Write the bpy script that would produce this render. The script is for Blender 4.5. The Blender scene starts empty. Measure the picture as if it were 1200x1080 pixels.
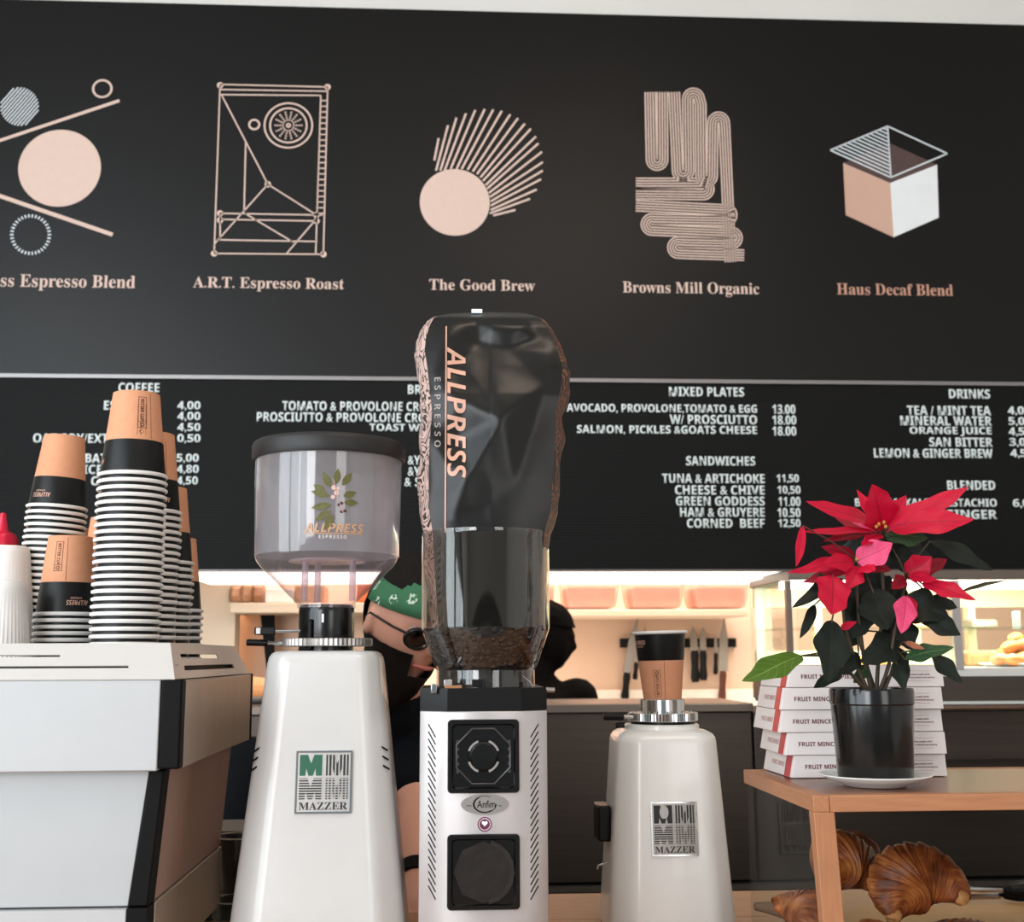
import bpy, bmesh, math, random
from mathutils import Vector, Matrix, noise
random.seed(7)
PI = math.pi
COL = bpy.context.scene.collection
SC = bpy.context.scene
# ------------------------------------------------------------------ camera
EYE = 1.40
FPX = 1400.0
pit, yaw, rol = math.radians(9.3), math.radians(3.2), math.radians(-0.25)
_R = Vector((math.cos(yaw), -math.sin(yaw), 0))
CF = Vector((math.sin(yaw)*math.cos(pit), math.cos(yaw)*math.cos(pit), math.sin(pit)))
_U = _R.cross(CF)
CR = _R*math.cos(rol)+_U*math.sin(rol)
CU = -_R*math.sin(rol)+_U*math.cos(rol)
CO = Vector((0, 0, EYE))
cam = bpy.data.cameras.new('camera')
cam.sensor_width = 36; cam.lens = 36*FPX/1200
cam.clip_start = 0.05; cam.clip_end = 50
cam.dof.use_dof = True; cam.dof.focus_distance = 1.66; cam.dof.aperture_fstop = 8.5
co = bpy.data.objects.new('camera', cam)
m = Matrix((CR, CU, -CF)).transposed().to_4x4(); m.translation = CO
co.matrix_world = m
COL.objects.link(co); SC.camera = co
# ------------------------------------------------------------------ world, lights, exposure
SC.view_settings.view_transform = 'Standard'; SC.view_settings.look = 'None'
SC.view_settings.gamma = 1; SC.view_settings.exposure = 0.41
SC.view_settings.use_curve_mapping = False
SC.cycles.transparent_max_bounces = 32
w = bpy.data.worlds.new('world'); SC.world = w; w.use_nodes = True
wb = w.node_tree.nodes['Background']; wb.inputs[0].default_value = (0.80, 0.88, 1.0, 1); wb.inputs[1].default_value = 0.24
def area(name, loc, target, sx, sy, power, color):
    l = bpy.data.lights.new(name, 'AREA'); l.shape = 'RECTANGLE'; l.size = sx; l.size_y = sy
    l.energy = power; l.color = color
    o = bpy.data.objects.new(name, l); o.location = loc
    o.rotation_euler = (Vector(target)-Vector(loc)).to_track_quat('-Z', 'Y').to_euler()
    COL.objects.link(o); return o
for k_ in range(3):                         # daylight through the three panes of the left shopfront
    area('daylight_pane', (-2.62, -1.95+1.23*k_, 2.1), (0.3, 1.6, 1.35), 0.95, 3.1, 38, (0.84, 0.93, 1.0))
area('daylight_front', (-1.80, -2.5, 1.9), (0.2, 1.8, 1.3), 1.0, 2.4, 62, (0.95, 0.97, 1.0))
area('daylight_door', (1.7, -2.5, 1.9), (0.5, 1.8, 1.3), 1.2, 2.2, 24, (1.0, 0.97, 0.95))
area('kitchen_light', (0.2, 4.45, 2.5), (0.2, 4.6, 1.2), 3.6, 0.5, 54, (1.0, 0.88, 0.79))
area('ceiling_light', (0.7, 0.5, 3.85), (0.3, 1.6, 1.6), 1.2, 0.5, 14, (1.0, 0.80, 0.64))

def P(px, py, Y):
    d = CR*((px-600)/FPX)+CU*((540-py)/FPX)+CF
    return CO+d*(Y/d.y)
def S(Y):                                   # metres per pixel at depth Y
    return Y*0.985/FPX
# ------------------------------------------------------------------ materials
def lin(h):
    h = h.lstrip('#'); o = []
    for i in (0, 2, 4):
        c = int(h[i:i+2], 16)/255
        o.append(c/12.92 if c <= .04045 else ((c+.055)/1.055)**2.4)
    return (*o, 1)
MATS = {}
def mat(name, col, rough=.5, metal=0, col2=None, scale=20, stretch=(1, 1, 1), bump=0, bscale=None, spec=.5, coat=0, emit=0, detail=3, sheen=0):
    if name in MATS: return MATS[name]
    m = bpy.data.materials.new(name); m.use_nodes = True; nt = m.node_tree; N = nt.nodes; L = nt.links
    b = N['Principled BSDF']
    b.inputs['Roughness'].default_value = rough; b.inputs['Metallic'].default_value = metal
    b.inputs['Specular IOR Level'].default_value = spec; b.inputs['Coat Weight'].default_value = coat
    c1 = lin(col) if isinstance(col, str) else (*col, 1)
    c2 = lin(col2) if isinstance(col2, str) else tuple(min(1, v*0.9) for v in c1[:3])+(1,)
    tc = N.new('ShaderNodeTexCoord'); mp = N.new('ShaderNodeMapping'); mp.inputs['Scale'].default_value = stretch
    nz = N.new('ShaderNodeTexNoise'); nz.inputs['Scale'].default_value = scale; nz.inputs['Detail'].default_value = detail
    mx = N.new('ShaderNodeMix'); mx.data_type = 'RGBA'
    L.new(tc.outputs['Object'], mp.inputs['Vector']); L.new(mp.outputs[0], nz.inputs['Vector'])
    L.new(nz.outputs['Fac'], mx.inputs[0]); mx.inputs[6].default_value = c1; mx.inputs[7].default_value = c2
    L.new(mx.outputs[2], b.inputs['Base Color'])
    if bump:
        n2 = N.new('ShaderNodeTexNoise'); n2.inputs['Scale'].default_value = bscale or scale; n2.inputs['Detail'].default_value = 4
        L.new(mp.outputs[0], n2.inputs['Vector'])
        bp = N.new('ShaderNodeBump'); bp.inputs['Strength'].default_value = bump; bp.inputs['Distance'].default_value = .002
        L.new(n2.outputs['Fac'], bp.inputs['Height']); L.new(bp.outputs[0], b.inputs['Normal'])
    if emit:
        b.inputs['Emission Color'].default_value = c1; b.inputs['Emission Strength'].default_value = emit
    MATS[name] = m; return m
def clear(name, tint, gloss_rough=.05, haze=0.0, hazecol=(.8, .8, .8), fr=1.45, gmul=1.0):
    if name in MATS: return MATS[name]
    m = bpy.data.materials.new(name); m.use_nodes = True; nt = m.node_tree; N = nt.nodes; L = nt.links
    N.remove(N['Principled BSDF']); out = N['Material Output']
    t = N.new('ShaderNodeBsdfTransparent'); t.inputs[0].default_value = (*tint, 1)
    g = N.new('ShaderNodeBsdfGlossy'); g.inputs['Roughness'].default_value = gloss_rough
    f = N.new('ShaderNodeFresnel'); f.inputs[0].default_value = fr
    nz = N.new('ShaderNodeTexNoise'); nz.inputs['Scale'].default_value = 14
    bp = N.new('ShaderNodeBump'); bp.inputs['Strength'].default_value = .003; bp.inputs['Distance'].default_value = .002; L.new(nz.outputs[0], bp.inputs['Height'])
    L.new(bp.outputs[0], g.inputs['Normal'])
    a = N.new('ShaderNodeMixShader'); gm = N.new('ShaderNodeMath'); gm.operation = 'MULTIPLY'; gm.inputs[1].default_value = gmul; L.new(f.outputs[0], gm.inputs[0]); ge = N.new('ShaderNodeNewGeometry'); bk = N.new('ShaderNodeMath'); bk.operation = 'MULTIPLY_ADD'; bk.inputs[1].default_value = -.93; bk.inputs[2].default_value = 1; L.new(ge.outputs['Backfacing'], bk.inputs[0]); g2_ = N.new('ShaderNodeMath'); g2_.operation = 'MULTIPLY'; L.new(gm.outputs[0], g2_.inputs[0]); L.new(bk.outputs[0], g2_.inputs[1]); L.new(g2_.outputs[0], a.inputs[0]); L.new(t.outputs[0], a.inputs[1]); L.new(g.outputs[0], a.inputs[2])
    last = a
    if haze:
        d = N.new('ShaderNodeBsdfTranslucent'); d.inputs[0].default_value = (*hazecol, 1)
        d2 = N.new('ShaderNodeBsdfDiffuse'); d2.inputs[0].default_value = (*hazecol, 1)
        dd = N.new('ShaderNodeMixShader'); dd.inputs[0].default_value = .5; L.new(d.outputs[0], dd.inputs[1]); L.new(d2.outputs[0], dd.inputs[2])
        h = N.new('ShaderNodeMixShader'); h.inputs[0].default_value = haze
        L.new(a.outputs[0], h.inputs[1]); L.new(dd.outputs[0], h.inputs[2]); last = h
    L.new(last.outputs[0], out.inputs[0]); MATS[name] = m; return m
# ------------------------------------------------------------------ mesh helpers
def thing(name, label, cat, loc=(0, 0, 0), rot=(0, 0, 0), group=None, kind=None):
    o = bpy.data.objects.new(name, None); COL.objects.link(o); o.location = loc; o.rotation_euler = rot
    o.empty_display_size = .02
    if label: o['label'] = label; 
    if cat: o['category'] = cat
    if group: o['group'] = group
    if kind: o['kind'] = kind
    return o
def tag(o, label, cat=None, group=None, kind=None):
    if label: o['label'] = label
    if cat: o['category'] = cat
    if group: o['group'] = group
    if kind: o['kind'] = kind
    return o
def wloc(p):
    v = Vector((0, 0, 0))
    while p is not None: v = v+p.location; p = p.parent
    return v
def obj(name, bm, material, parent=None, world=True, smooth=35, bevel=0, label=None, org=None, kind=None):
    """links bm as one mesh object; world=True: bm is in world coordinates and is shifted to the parent's frame"""
    me = bpy.data.meshes.new(name)
    bmesh.ops.recalc_face_normals(bm, faces=bm.faces) if smooth is not None and smooth >= 0 else None
    o = bpy.data.objects.new(name, me)
    if parent is not None:
        o.parent = parent
        if world: bmesh.ops.translate(bm, verts=bm.verts, vec=-wloc(parent))
    elif org is not None:
        bmesh.ops.translate(bm, verts=bm.verts, vec=-Vector(org)); o.location = org
    bm.to_mesh(me); bm.free()
    if smooth and smooth > 0:
        me.polygons.foreach_set('use_smooth', [True]*len(me.polygons)); me.set_sharp_from_angle(angle=math.radians(smooth))
    for x in (material if isinstance(material, (list, tuple)) else [material]): me.materials.append(x)
    if bevel:
        b = o.modifiers.new('bevel', 'BEVEL'); b.width = bevel; b.segments = 2; b.limit_method = 'ANGLE'; b.angle_limit = math.radians(40)
        me.polygons.foreach_set('use_smooth', [True]*len(me.polygons)); me.set_sharp_from_angle(angle=math.radians(60))
    COL.objects.link(o)
    if label: o['label'] = label
    if kind: o['kind'] = kind
    return o
def NB(): return bmesh.new()
def hexa(bm, p, mi=0):
    """8 points: bottom 4 (ccw), top 4"""
    v = [bm.verts.new(q) for q in p]
    for f in ((0, 3, 2, 1), (4, 5, 6, 7), (0, 1, 5, 4), (1, 2, 6, 5), (2, 3, 7, 6), (3, 0, 4, 7)):
        fc = bm.faces.new([v[i] for i in f]); fc.material_index = mi
    return bm
def box(bm, x0, x1, y0, y1, z0, z1, mi=0):
    return hexa(bm, [(x0, y0, z0), (x1, y0, z0), (x1, y1, z0), (x0, y1, z0), (x0, y0, z1), (x1, y0, z1), (x1, y1, z1), (x0, y1, z1)], mi)
def pbox(bm, px0, py0, px1, py1, Y0, Y1, mi=0):
    """box whose front face (at depth Y0) covers the pixel rectangle"""
    a = P(px0, (py0+py1)/2, Y0).x; b = P(px1, (py0+py1)/2, Y0).x; c = P((px0+px1)/2, py1, Y0).z; d = P((px0+px1)/2, py0, Y0).z
    return box(bm, a, b, Y0, Y1, c, d, mi)
def rings(bm, rr, cap=True, mi=0, closed=True):
    vs = [[bm.verts.new(p) for p in r] for r in rr]; n = len(rr[0])
    for a, b in zip(vs, vs[1:]):
        for i in range(n if closed else n-1):
            j = (i+1) % n
            f = bm.faces.new((a[i], a[j], b[j], b[i])); f.material_index = mi
    if cap:
        bm.faces.new(vs[0][::-1]).material_index = mi; bm.faces.new(vs[-1]).material_index = mi
    return vs
def lathe(bm, prof, c=(0, 0, 0), seg=40, cap=False, mi=0, mis=None):
    rr = [[(c[0]+r*math.cos(2*PI*i/seg), c[1]+r*math.sin(2*PI*i/seg), c[2]+z) for i in range(seg)] for r, z in prof]
    vs = [[bm.verts.new(p) for p in r] for r in rr]
    for k, (a, b) in enumerate(zip(vs, vs[1:])):
        for i in range(seg):
            j = (i+1) % seg; f = bm.faces.new((a[i], a[j], b[j], b[i])); f.material_index = mis[k] if mis else mi
    if cap:
        bm.faces.new(vs[0][::-1]); bm.faces.new(vs[-1])
    return bm
def tube(bm, pts, r, seg=10, cap=True, mi=0):
    pts = [Vector(p) for p in pts]; n = len(pts)
    rs = r if isinstance(r, (list, tuple)) else [r]*n
    rr = []; prev = None
    for i, p in enumerate(pts):
        t = (pts[min(i+1, n-1)]-pts[max(i-1, 0)]).normalized()
        if prev is None:
            u = t.orthogonal().normalized()
        else:
            u = (prev-t*prev.dot(t)).normalized()
        prev = u; v = t.cross(u)
        rr.append([p+(u*math.cos(2*PI*k/seg)+v*math.sin(2*PI*k/seg))*rs[i] for k in range(seg)])
    rings(bm, rr, cap, mi); return bm
def ball(bm, c, r, sc=(1, 1, 1), seg=16, mi=0):
    mt = Matrix.Translation(c) @ Matrix.Diagonal((r*sc[0], r*sc[1], r*sc[2], 1))
    bmesh.ops.create_uvsphere(bm, u_segments=seg, v_segments=max(6, seg//2), radius=1, matrix=mt); return bm
def poly(bm, pts, th, nrm=(0, -1, 0), mi=0):
    """flat polygon extruded by th along nrm"""
    n = Vector(nrm)*th
    a = [bm.verts.new(p) for p in pts]; b = [bm.verts.new(Vector(p)+n) for p in pts]; k = len(pts)
    bm.faces.new(a).material_index = mi; bm.faces.new(b).material_index = mi
    for i in range(k): bm.faces.new((a[i], a[(i+1) % k], b[(i+1) % k], b[i])).material_index = mi
    return bm
def bar(bm, a, b, wd, Y, th=.0008):
    """flat bar on a plane y=Y between (x,z) points"""
    a = Vector(a); b = Vector(b); d = (b-a).normalized(); n = Vector((-d.y, d.x))*wd/2
    poly(bm, [(q.x, Y, q.y) for q in (a+n, b+n, b-n, a-n)], th)
def disc(bm, c, r, Y, th=.0008, seg=32, r0=0, a0=0, a1=2*PI):
    if r0 <= 0:
        poly(bm, [(c[0]+r*math.cos(2*PI*i/seg), Y, c[1]+r*math.sin(2*PI*i/seg)) for i in range(seg)], th)
    else:
        full = abs(a1-a0-2*PI) < 1e-6; n = seg if full else seg+1
        pts = []
        for i in range(n):
            a = a0+(a1-a0)*i/seg; pts.append((math.cos(a), math.sin(a)))
        rr = [[(c[0]+q*x, y, c[1]+q*z) for x, z in pts] for q, y in ((r, Y), (r, Y-th), (r0, Y-th), (r0, Y))]
        vs = [[bm.verts.new(p) for p in k] for k in rr]
        for k in range(4):
            A, B = vs[k], vs[(k+1) % 4]
            for i in range(n if full else n-1):
                j = (i+1) % n; bm.faces.new((A[i], A[j], B[j], B[i]))
        if not full:
            bm.faces.new([v[0] for v in vs]); bm.faces.new([v[-1] for v in vs][::-1])
# ---- lettering
def fancy(s, base, dig=None):
    r = ''
    for ch in s:
        if 'A' <= ch <= 'Z': r += chr(base+ord(ch)-65)
        elif 'a' <= ch <= 'z': r += chr(base+26+ord(ch)-97)
        elif '0' <= ch <= '9' and dig: r += chr(dig+ord(ch)-48)
        else: r += ch
    return r
SERIF, SANSB, SANSBI = (0x1D400, 0x1D7CE), (0x1D5D4, 0x1D7EC), (0x1D63C, 0x1D7EC)
def text_bm(s, style=None, ext=0.0, off=0.0, space=1.0, res=3):
    """text as a bmesh in x,y; bounding box moved to 0..1 in both; returns bm, aspect"""
    c = bpy.data.curves.new('t', 'FONT'); c.body = fancy(s, *style) if style else s
    c.size = 1; c.offset = off; c.space_character = space; c.resolution_u = res
    o = bpy.data.objects.new('t', c); COL.objects.link(o)
    bpy.context.view_layer.update()
    me = o.evaluated_get(bpy.context.evaluated_depsgraph_get()).to_mesh()
    bm = NB(); bm.from_mesh(me)
    o.to_mesh_clear(); bpy.data.objects.remove(o); bpy.data.curves.remove(c)
    xs = [v.co.x for v in bm.verts]; ys = [v.co.y for v in bm.verts]
    x0, x1, y0, y1 = min(xs), max(xs), min(ys), max(ys)
    for v in bm.verts: v.co = ((v.co.x-x0)/(x1-x0), (v.co.y-y0)/(y1-y0), 0)
    return bm, (x1-x0)/(y1-y0)
def thicken(bm, n, th):
    if th:
        r = bmesh.ops.extrude_face_region(bm, geom=list(bm.faces))
        vs = [e for e in r['geom'] if isinstance(e, bmesh.types.BMVert)]
        bmesh.ops.translate(bm, verts=vs, vec=Vector(n)*th)
    return bm
def text_flat(s, x0, x1, z0, z1, Y, style=SANSB, th=.0, **k):
    """upright lettering in the plane y=Y facing -y"""
    bm, _ = text_bm(s, style, **k)
    for v in bm.verts: v.co = (x0+(x1-x0)*v.co.x, Y, z0+(z1-z0)*v.co.y)
    return thicken(bm, (0, -1, 0), th)
def wrap(bm, c, rad, flip=False):
    """bm in x(arc),z coordinates -> on a cylinder/cone around c facing -y; rad(z)->radius"""
    for v in bm.verts:
        R = rad(v.co.z)+v.co.y; a = v.co.x/rad(v.co.z)
        v.co = (c[0]+R*math.sin(a), c[1]-R*math.cos(a), c[2]+v.co.z)
    return bm
def subdiv(bm, maxlen):
    for _ in range(4):
        es = [e for e in bm.edges if e.calc_length() > maxlen]
        if not es: break
        bmesh.ops.subdivide_edges(bm, edges=es, cuts=1); bmesh.ops.triangulate(bm, faces=bm.faces)
    return bm
def remeshed(bm, voxel, it=3):
    me = bpy.data.meshes.new('r'); bm.to_mesh(me); bm.free()
    o = bpy.data.objects.new('r', me); COL.objects.link(o)
    r = o.modifiers.new('r', 'REMESH'); r.mode = 'VOXEL'; r.voxel_size = voxel
    s = o.modifiers.new('s', 'SMOOTH'); s.factor = .5; s.iterations = it
    bpy.context.view_layer.update()
    e = o.evaluated_get(bpy.context.evaluated_depsgraph_get()); em = e.to_mesh()
    b = NB(); b.from_mesh(em); e.to_mesh_clear(); bpy.data.objects.remove(o); bpy.data.meshes.remove(me)
    return b

# ------------------------------------------------------------------ common materials
M_white_wall = mat('white_paint', '#e9e7e2', .7, col2='#dedbd5', scale=3, bump=.05, bscale=80)
M_cream = mat('cream_paint', '#f0dcc4', .7, col2='#e8d2b8', scale=3)
M_kitchen = mat('warm_kitchen_paint', '#e8cbb4', .65, col2='#e2c3ab', scale=2)
M_steel = mat('brushed_steel', '#7d726a', .42, .85, col2='#6b615a', scale=6, stretch=(1, 1, 30), bump=.02)
M_steel_dk = mat('dull_brown_steel', '#5a5049', .42, .8, col2='#463e39', scale=4, stretch=(.6, 1, 25))
M_chrome = mat('polished_chrome', '#dcdcdc', .14, 1, col2='#c8c8c8')
M_silver = mat('satin_silver', '#b9b4b0', .35, .9, col2='#a8a29e', scale=60)
M_black = mat('black_plastic', '#0a0909', .38, col2='#0d0c0c', scale=60, spec=.22)
M_blackm = mat('matt_black', '#090808', .6, col2='#0c0b0b', scale=60, spec=.12)
M_wood = mat('light_oak', '#b98961', .5, col2='#8e6240', scale=14, stretch=(1, 10, 10), bump=.15, detail=6)
M_woodz = mat('light_oak_upright', '#b98961', .5, col2='#8e6240', scale=14, stretch=(10, 10, 1), bump=.15, detail=6)
M_oakdk = mat('orange_oak', '#ba8058', .5, col2='#946040', scale=16, stretch=(1, 12, 12), bump=.2, detail=6)
M_oakdkz = mat('orange_oak_upright', '#ba8058', .5, col2='#946040', scale=16, stretch=(12, 12, 1), bump=.2, detail=6)
M_print = mat('blush_print', '#e6cabd', .75, col2='#dfc2b4', scale=40)
M_printw = mat('white_print', '#dfe6ea', .75, col2='#d5dde2', scale=40)
M_cop = mat('copper_print', '#c79a84', .5, col2='#b98b75', scale=90)
M_letter = mat('white_letters', '#eef6f6', .5, col2='#e4eeee', scale=40)
M_white = mat('white_gloss_plastic', '#e6e4e1', .3, col2='#dcdad6', scale=30)
M_glass = clear('window_glass', (.94, .95, .93), .03, fr=1.4)
# ------------------------------------------------------------------ the room
def struct(name, bm, m, label=None, **k):
    o = obj(name, bm, m, **k); o['kind'] = 'structure'
    return o
X0, X1, YR, YK, ZC = -2.7, 3.0, -2.6, 5.0, 3.95
b = NB(); box(b, X0-.1, X1+.1, YR-.1, YK+.1, -.1, 0); struct('floor', b, mat('grey_floor_tiles', '#4b4642', .5, col2='#3d3935', scale=2))
b = NB(); box(b, X0-.1, X1+.1, YR-.1, YK+.1, ZC, ZC+.1); struct('ceiling', b, M_white_wall)
b = NB(); box(b, X0, X1, YK, YK+.1, 0, ZC); struct('wall_back', b, M_kitchen)
b = NB(); box(b, X1, X1+.1, YR, YK, 0, ZC); struct('wall_right', b, M_white_wall)
b = NB(); box(b, X0-.1, X0, 1.2, YK, 0, ZC); box(b, X0-.1, X0, YR, 1.2, 3.7, ZC); box(b, X0-.1, X0, YR, 1.2, 0, .5); struct('wall_left', b, M_white_wall)
b = NB(); box(b, X0, X1, YR-.1, YR, 3.1, ZC); box(b, X0, X1, YR-.1, YR, 0, .4); struct('wall_front', b, M_white_wall)
def window(name, axis, at_, lo, hi, z0, z1, n):
    t = thing(name, None, None, (at_, (lo+hi)/2, z0) if axis == 'x' else ((lo+hi)/2, at_, z0), kind='structure')
    for i in range(n+1):
        c = lo+(hi-lo)*i/n; b = NB()
        if axis == 'x': box(b, at_-.05, at_, c-.035, c+.035, z0, z1)
        else: box(b, c-.035, c+.035, at_-.05, at_, z0, z1)
        obj('mullion', b, M_blackm, t)
    for z in (z0, z1-.07):
        b = NB()
        if axis == 'x': box(b, at_-.05, at_, lo, hi, z, z+.07)
        else: box(b, lo, hi, at_-.05, at_, z, z+.07)
        obj('rail', b, M_blackm, t)
    for i in range(n):
        a = lo+(hi-lo)*i/n; c = lo+(hi-lo)*(i+1)/n; b = NB()
        if axis == 'x': box(b, at_-.03, at_-.024, a, c, z0, z1)
        else: box(b, a, c, at_-.03, at_-.024, z0, z1)
        obj('pane', b, M_glass, t)
window('window_1', 'x', X0, YR+.05, 1.15, .5, 3.7, 3)
window('window_2', 'y', YR, X0+.05, X1-.05, .4, 3.1, 3)
# bulkhead that carries the boards
YB = 3.55
zb = P(600, 667, YB).z; zt = P(600, 14, YB).z; zs = P(600, 445, YB).z
b = NB(); box(b, X0, X1, YB+.03, YB+.42, zb+.004, ZC); struct('wall_bulkhead', b, M_white_wall)
b = NB(); box(b, X0, X1, YB+.42, YK, 2.62, 2.70); struct('ceiling_kitchen', b, M_cream)
# cream partition at the left of the kitchen opening
b = NB(); xl = P(205, 740, 4.1).x; xr = P(275, 740, 4.1).x
box(b, xl-1.2, xr, 4.1, 4.2, 0, 2.62); struct('wall_partition', b, M_cream)

# ------------------------------------------------------------------ sign panel above, with its motifs
M_panel = mat('charcoal_laminate', '#080607', .40, col2='#060505', scale=2, bump=.06, bscale=300, spec=.28)
sp = thing('sign_panel', 'tall black wall panel printed with five blush pink motifs and their blend names', 'sign', (0, YB, zs))
xa = P(-70, 300, YB).x; xb = P(1290, 300, YB).x
b = NB(); box(b, xa, xb, YB, YB+.028, zs+.006, zt); obj('panel', b, M_panel, sp)
YP = YB-.0004
def Q(px, py): q = P(px, py, YB); return (q.x, q.z)
sB = S(YB)*1.0
def sx(px, py): return (P(px+1, py, YB)-P(px, py, YB)).x
def caption(s, x0, x1, yb, h, m=M_print):
    a = Q(x0, yb); c = Q(x1, yb); z0 = Q((x0+x1)/2, yb)[1]; z1 = Q((x0+x1)/2, yb-h)[1]
    obj('caption', text_flat(s, a[0], c[0], z0, z1, YP, SERIF, .0008), m, sp, smooth=0)
caption('Allpress Espresso Blend', -56, 158, 340.5, 19)
caption('A.R.T. Espresso Roast', 226, 403, 341.5, 16.5)
caption('The Good Brew', 503, 627, 340.5, 13)
caption('Browns Mill Organic', 730, 890, 347.5, 17)
caption('Haus Decaf Blend', 981, 1117, 346, 13.5, mat('dim_copper_print', '#d2a08a', .7, col2='#c4917b', scale=50))
def motif(name, fn, m=M_print, label=None):
    b = NB(); fn(b); return obj('printed_motif', b, m, sp, smooth=0, label=label)
def pd(b, x, y, r, r0=0, seg=40): s = sx(x, y); disc(b, Q(x, y), r*s, YP, seg=seg, r0=r0*s)
def pl(b, x0, y0, x1, y1, wd=3): bar(b, Q(x0, y0), Q(x1, y1), wd*sB, YP)
def f(b):
    pd(b, 70, 197, 48.5); pl(b, -40, 178, 140, 118, 4); pl(b, -40, 216, 132, 275, 5); pd(b, 120, 104, 12, 9.5)
motif('m', f, label='blush disc between two slanting lines with a small ring')
def f(b):
    for i in range(-7, 8):                 # striped disc
        o = i*3.2; r = 22.5
        if abs(o) < r-1.5:
            h = math.sqrt(r*r-o*o); c, s_ = math.cos(.85), math.sin(.85)
            pl(b, 23-h*c+o*s_, 125+h*s_+o*c, 23+h*c+o*s_, 125-h*s_+o*c, 1.6)
motif('m', f, M_printw, 'white striped disc')
def f(b):
    for i in range(34):                     # ring of dashes
        a = 2*PI*i/34; x, y = 36+22*math.cos(a), 275+22*math.sin(a)
        pl(b, x-.9*math.sin(a), y+.9*math.cos(a), x+.9*math.sin(a), y-.9*math.cos(a), 4)
motif('m', f, M_printw, 'white dashed ring')
def f(b):
    L = [(258, 99, 384, 102), (258, 105, 384, 107), (258, 111, 376, 112), (258, 99, 251, 297), (384, 102, 379, 298), (376, 112, 370, 298), (251, 297, 379, 298),
         (260, 112, 314, 216), (314, 216, 252, 285), (314, 216, 371, 252), (288, 167, 286, 250), (257, 250, 378, 252), (257, 257, 372, 259), (287, 250, 344, 284),
         (372, 255, 336, 297), (254, 281, 372, 283), (258, 250, 258, 282)]
    for l in L: pl(b, *l, 1.7)
    for i in range(21): pl(b, 375.5-i*.25, 118+i*6.6, 383-i*.2, 118+i*6.6, 1.5)
    for x, y in ((258, 100), (384, 102), (251, 297), (379, 298), (314, 216), (258, 250), (258, 258), (371, 252), (371, 259)): pd(b, x, y, 3.8, seg=14)
    pd(b, 338, 147, 29, 27); pd(b, 338, 147, 22.5, 20.5); pd(b, 298, 146, 7, 4.8); pd(b, 338, 147, 3, 1.2)
    for i in range(14):
        a = 2*PI*i/14
        for r in (6.5, 9.5, 12.5, 15.5): pd(b, 338+r*math.cos(a), 147+r*math.sin(a), 1.1, seg=8)
motif('m', f, label='thin line frame with a sun ring and crossing lines')
def f(b):
    pd(b, 533, 237, 41, seg=56)
    rays = [(509, 188, 514, 162), (511, 200, 525, 147), (516, 200, 535, 138), (521, 200, 546, 133), (528, 198, 557, 129), (535, 198, 568, 128),
            (541, 198, 578, 128.5), (548, 199, 588, 130), (554, 201, 598, 134), (559, 204, 607, 138.5), (563, 208, 615, 145), (566, 212, 622, 151),
            (569, 217, 628, 160), (571, 221, 631, 168), (573, 226, 635, 178), (574, 231, 636, 190), (575, 236, 636, 200), (575, 241, 634, 210),
            (575, 246, 629, 222), (574, 250, 621, 233), (578, 252.5, 604, 246)]
    for l in rays: pl(b, *l, 2.6)
motif('m', f, label='blush disc with a fan of fine rays')
def f(b):
    # bundles of five parallel lines that turn back on themselves
    def path(pts, turn):                     # pts: centreline, arcs by sampling
        for k in range(5):
            o = (k-2)*3.0
            q = []
            for i, p in enumerate(pts):
                a = Vector(pts[max(i-1, 0)]); c = Vector(pts[min(i+1, len(pts)-1)]); d = (c-a).normalized(); n = Vector((-d.y, d.x))
                q.append((p[0]+n.x*o, p[1]+n.y*o))
            for a, c in zip(q, q[1:]): pl(b, a[0], a[1], c[0], c[1], 1.7)
    def arc(cx, cy, r, a0, a1, n=12): return [(cx+r*math.cos(math.radians(a0+(a1-a0)*i/n)), cy+r*math.sin(math.radians(a0+(a1-a0)*i/n))) for i in range(n+1)]
    path([(762, 108)]+arc(770, 187, 6.5, 170, 10)+[(776, 108)], 0)
    path([(790, 108)]+arc(800.5, 200, 6.5, 175, 5)+[(806, 122)]+arc(812.5, 116, 6.5, 185, 355)+[(821, 122)]+arc(828, 206, 6.5, 175, 5)+[(835, 152)]+arc(842, 144, 6.5, 185, 355)+[(849, 152), (856, 307)], 0)
    path([(745, 215)]+arc(824, 221.5, 6.5, -90, 90)+[(745, 227)], 0)
    path([(745, 241), (848, 246)]+arc(851, 252, 6.5, -90, 90)+[(768, 257)]+arc(764, 263, 6.5, 270, 90)+[(852, 273)]+arc(857, 279, 6.5, -90, 90)+[(800, 284)]+arc(795, 290, 6.5, 270, 90)+[(872, 299)], 0)
motif('m', f, label='blush bands of parallel lines folding back and forth')
def f(b):
    poly(b, [(q[0], YP, q[1]) for q in (Q(988, 191), Q(1043, 214.5), Q(1047, 278), Q(991, 252))], .0008)
motif('m', f, mat('tan_print', '#c69a86', .7, col2='#dcb7a4', scale=2.4), 'tan side of the printed box')
def f(b): poly(b, [(q[0], YP, q[1]) for q in (Q(1043, 214.5), Q(1098, 193), Q(1100, 255), Q(1047, 278))], .0008)
motif('m', f, mat('white_box_print', '#f2f4f6', .7), 'white side of the printed box')
def f(b): poly(b, [(q[0], YP+.0003, q[1]) for q in (Q(988, 191), Q(1043, 168), Q(1098, 193), Q(1043, 214.5))], .0006)
motif('m', f, mat('brown_print', '#5b4441', .7, col2='#4b3937'), 'brown inside of the printed box')
def f(b):
    A, B, C, D = (973, 176), (1040, 148), (1110, 180), (1044, 208)
    for a, c in ((A, B), (B, C), (C, D), (D, A), (B, D)): pl(b, *a, *c, 2)
    for i in range(1, 13):
        k = i/13; pl(b, A[0]+(B[0]-A[0])*k, A[1]+(B[1]-A[1])*k, D[0]+(B[0]-D[0])*k, D[1]+(B[1]-D[1])*k, 1.9)
motif('m', f, M_printw, 'white outlined lid with stripes')

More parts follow.
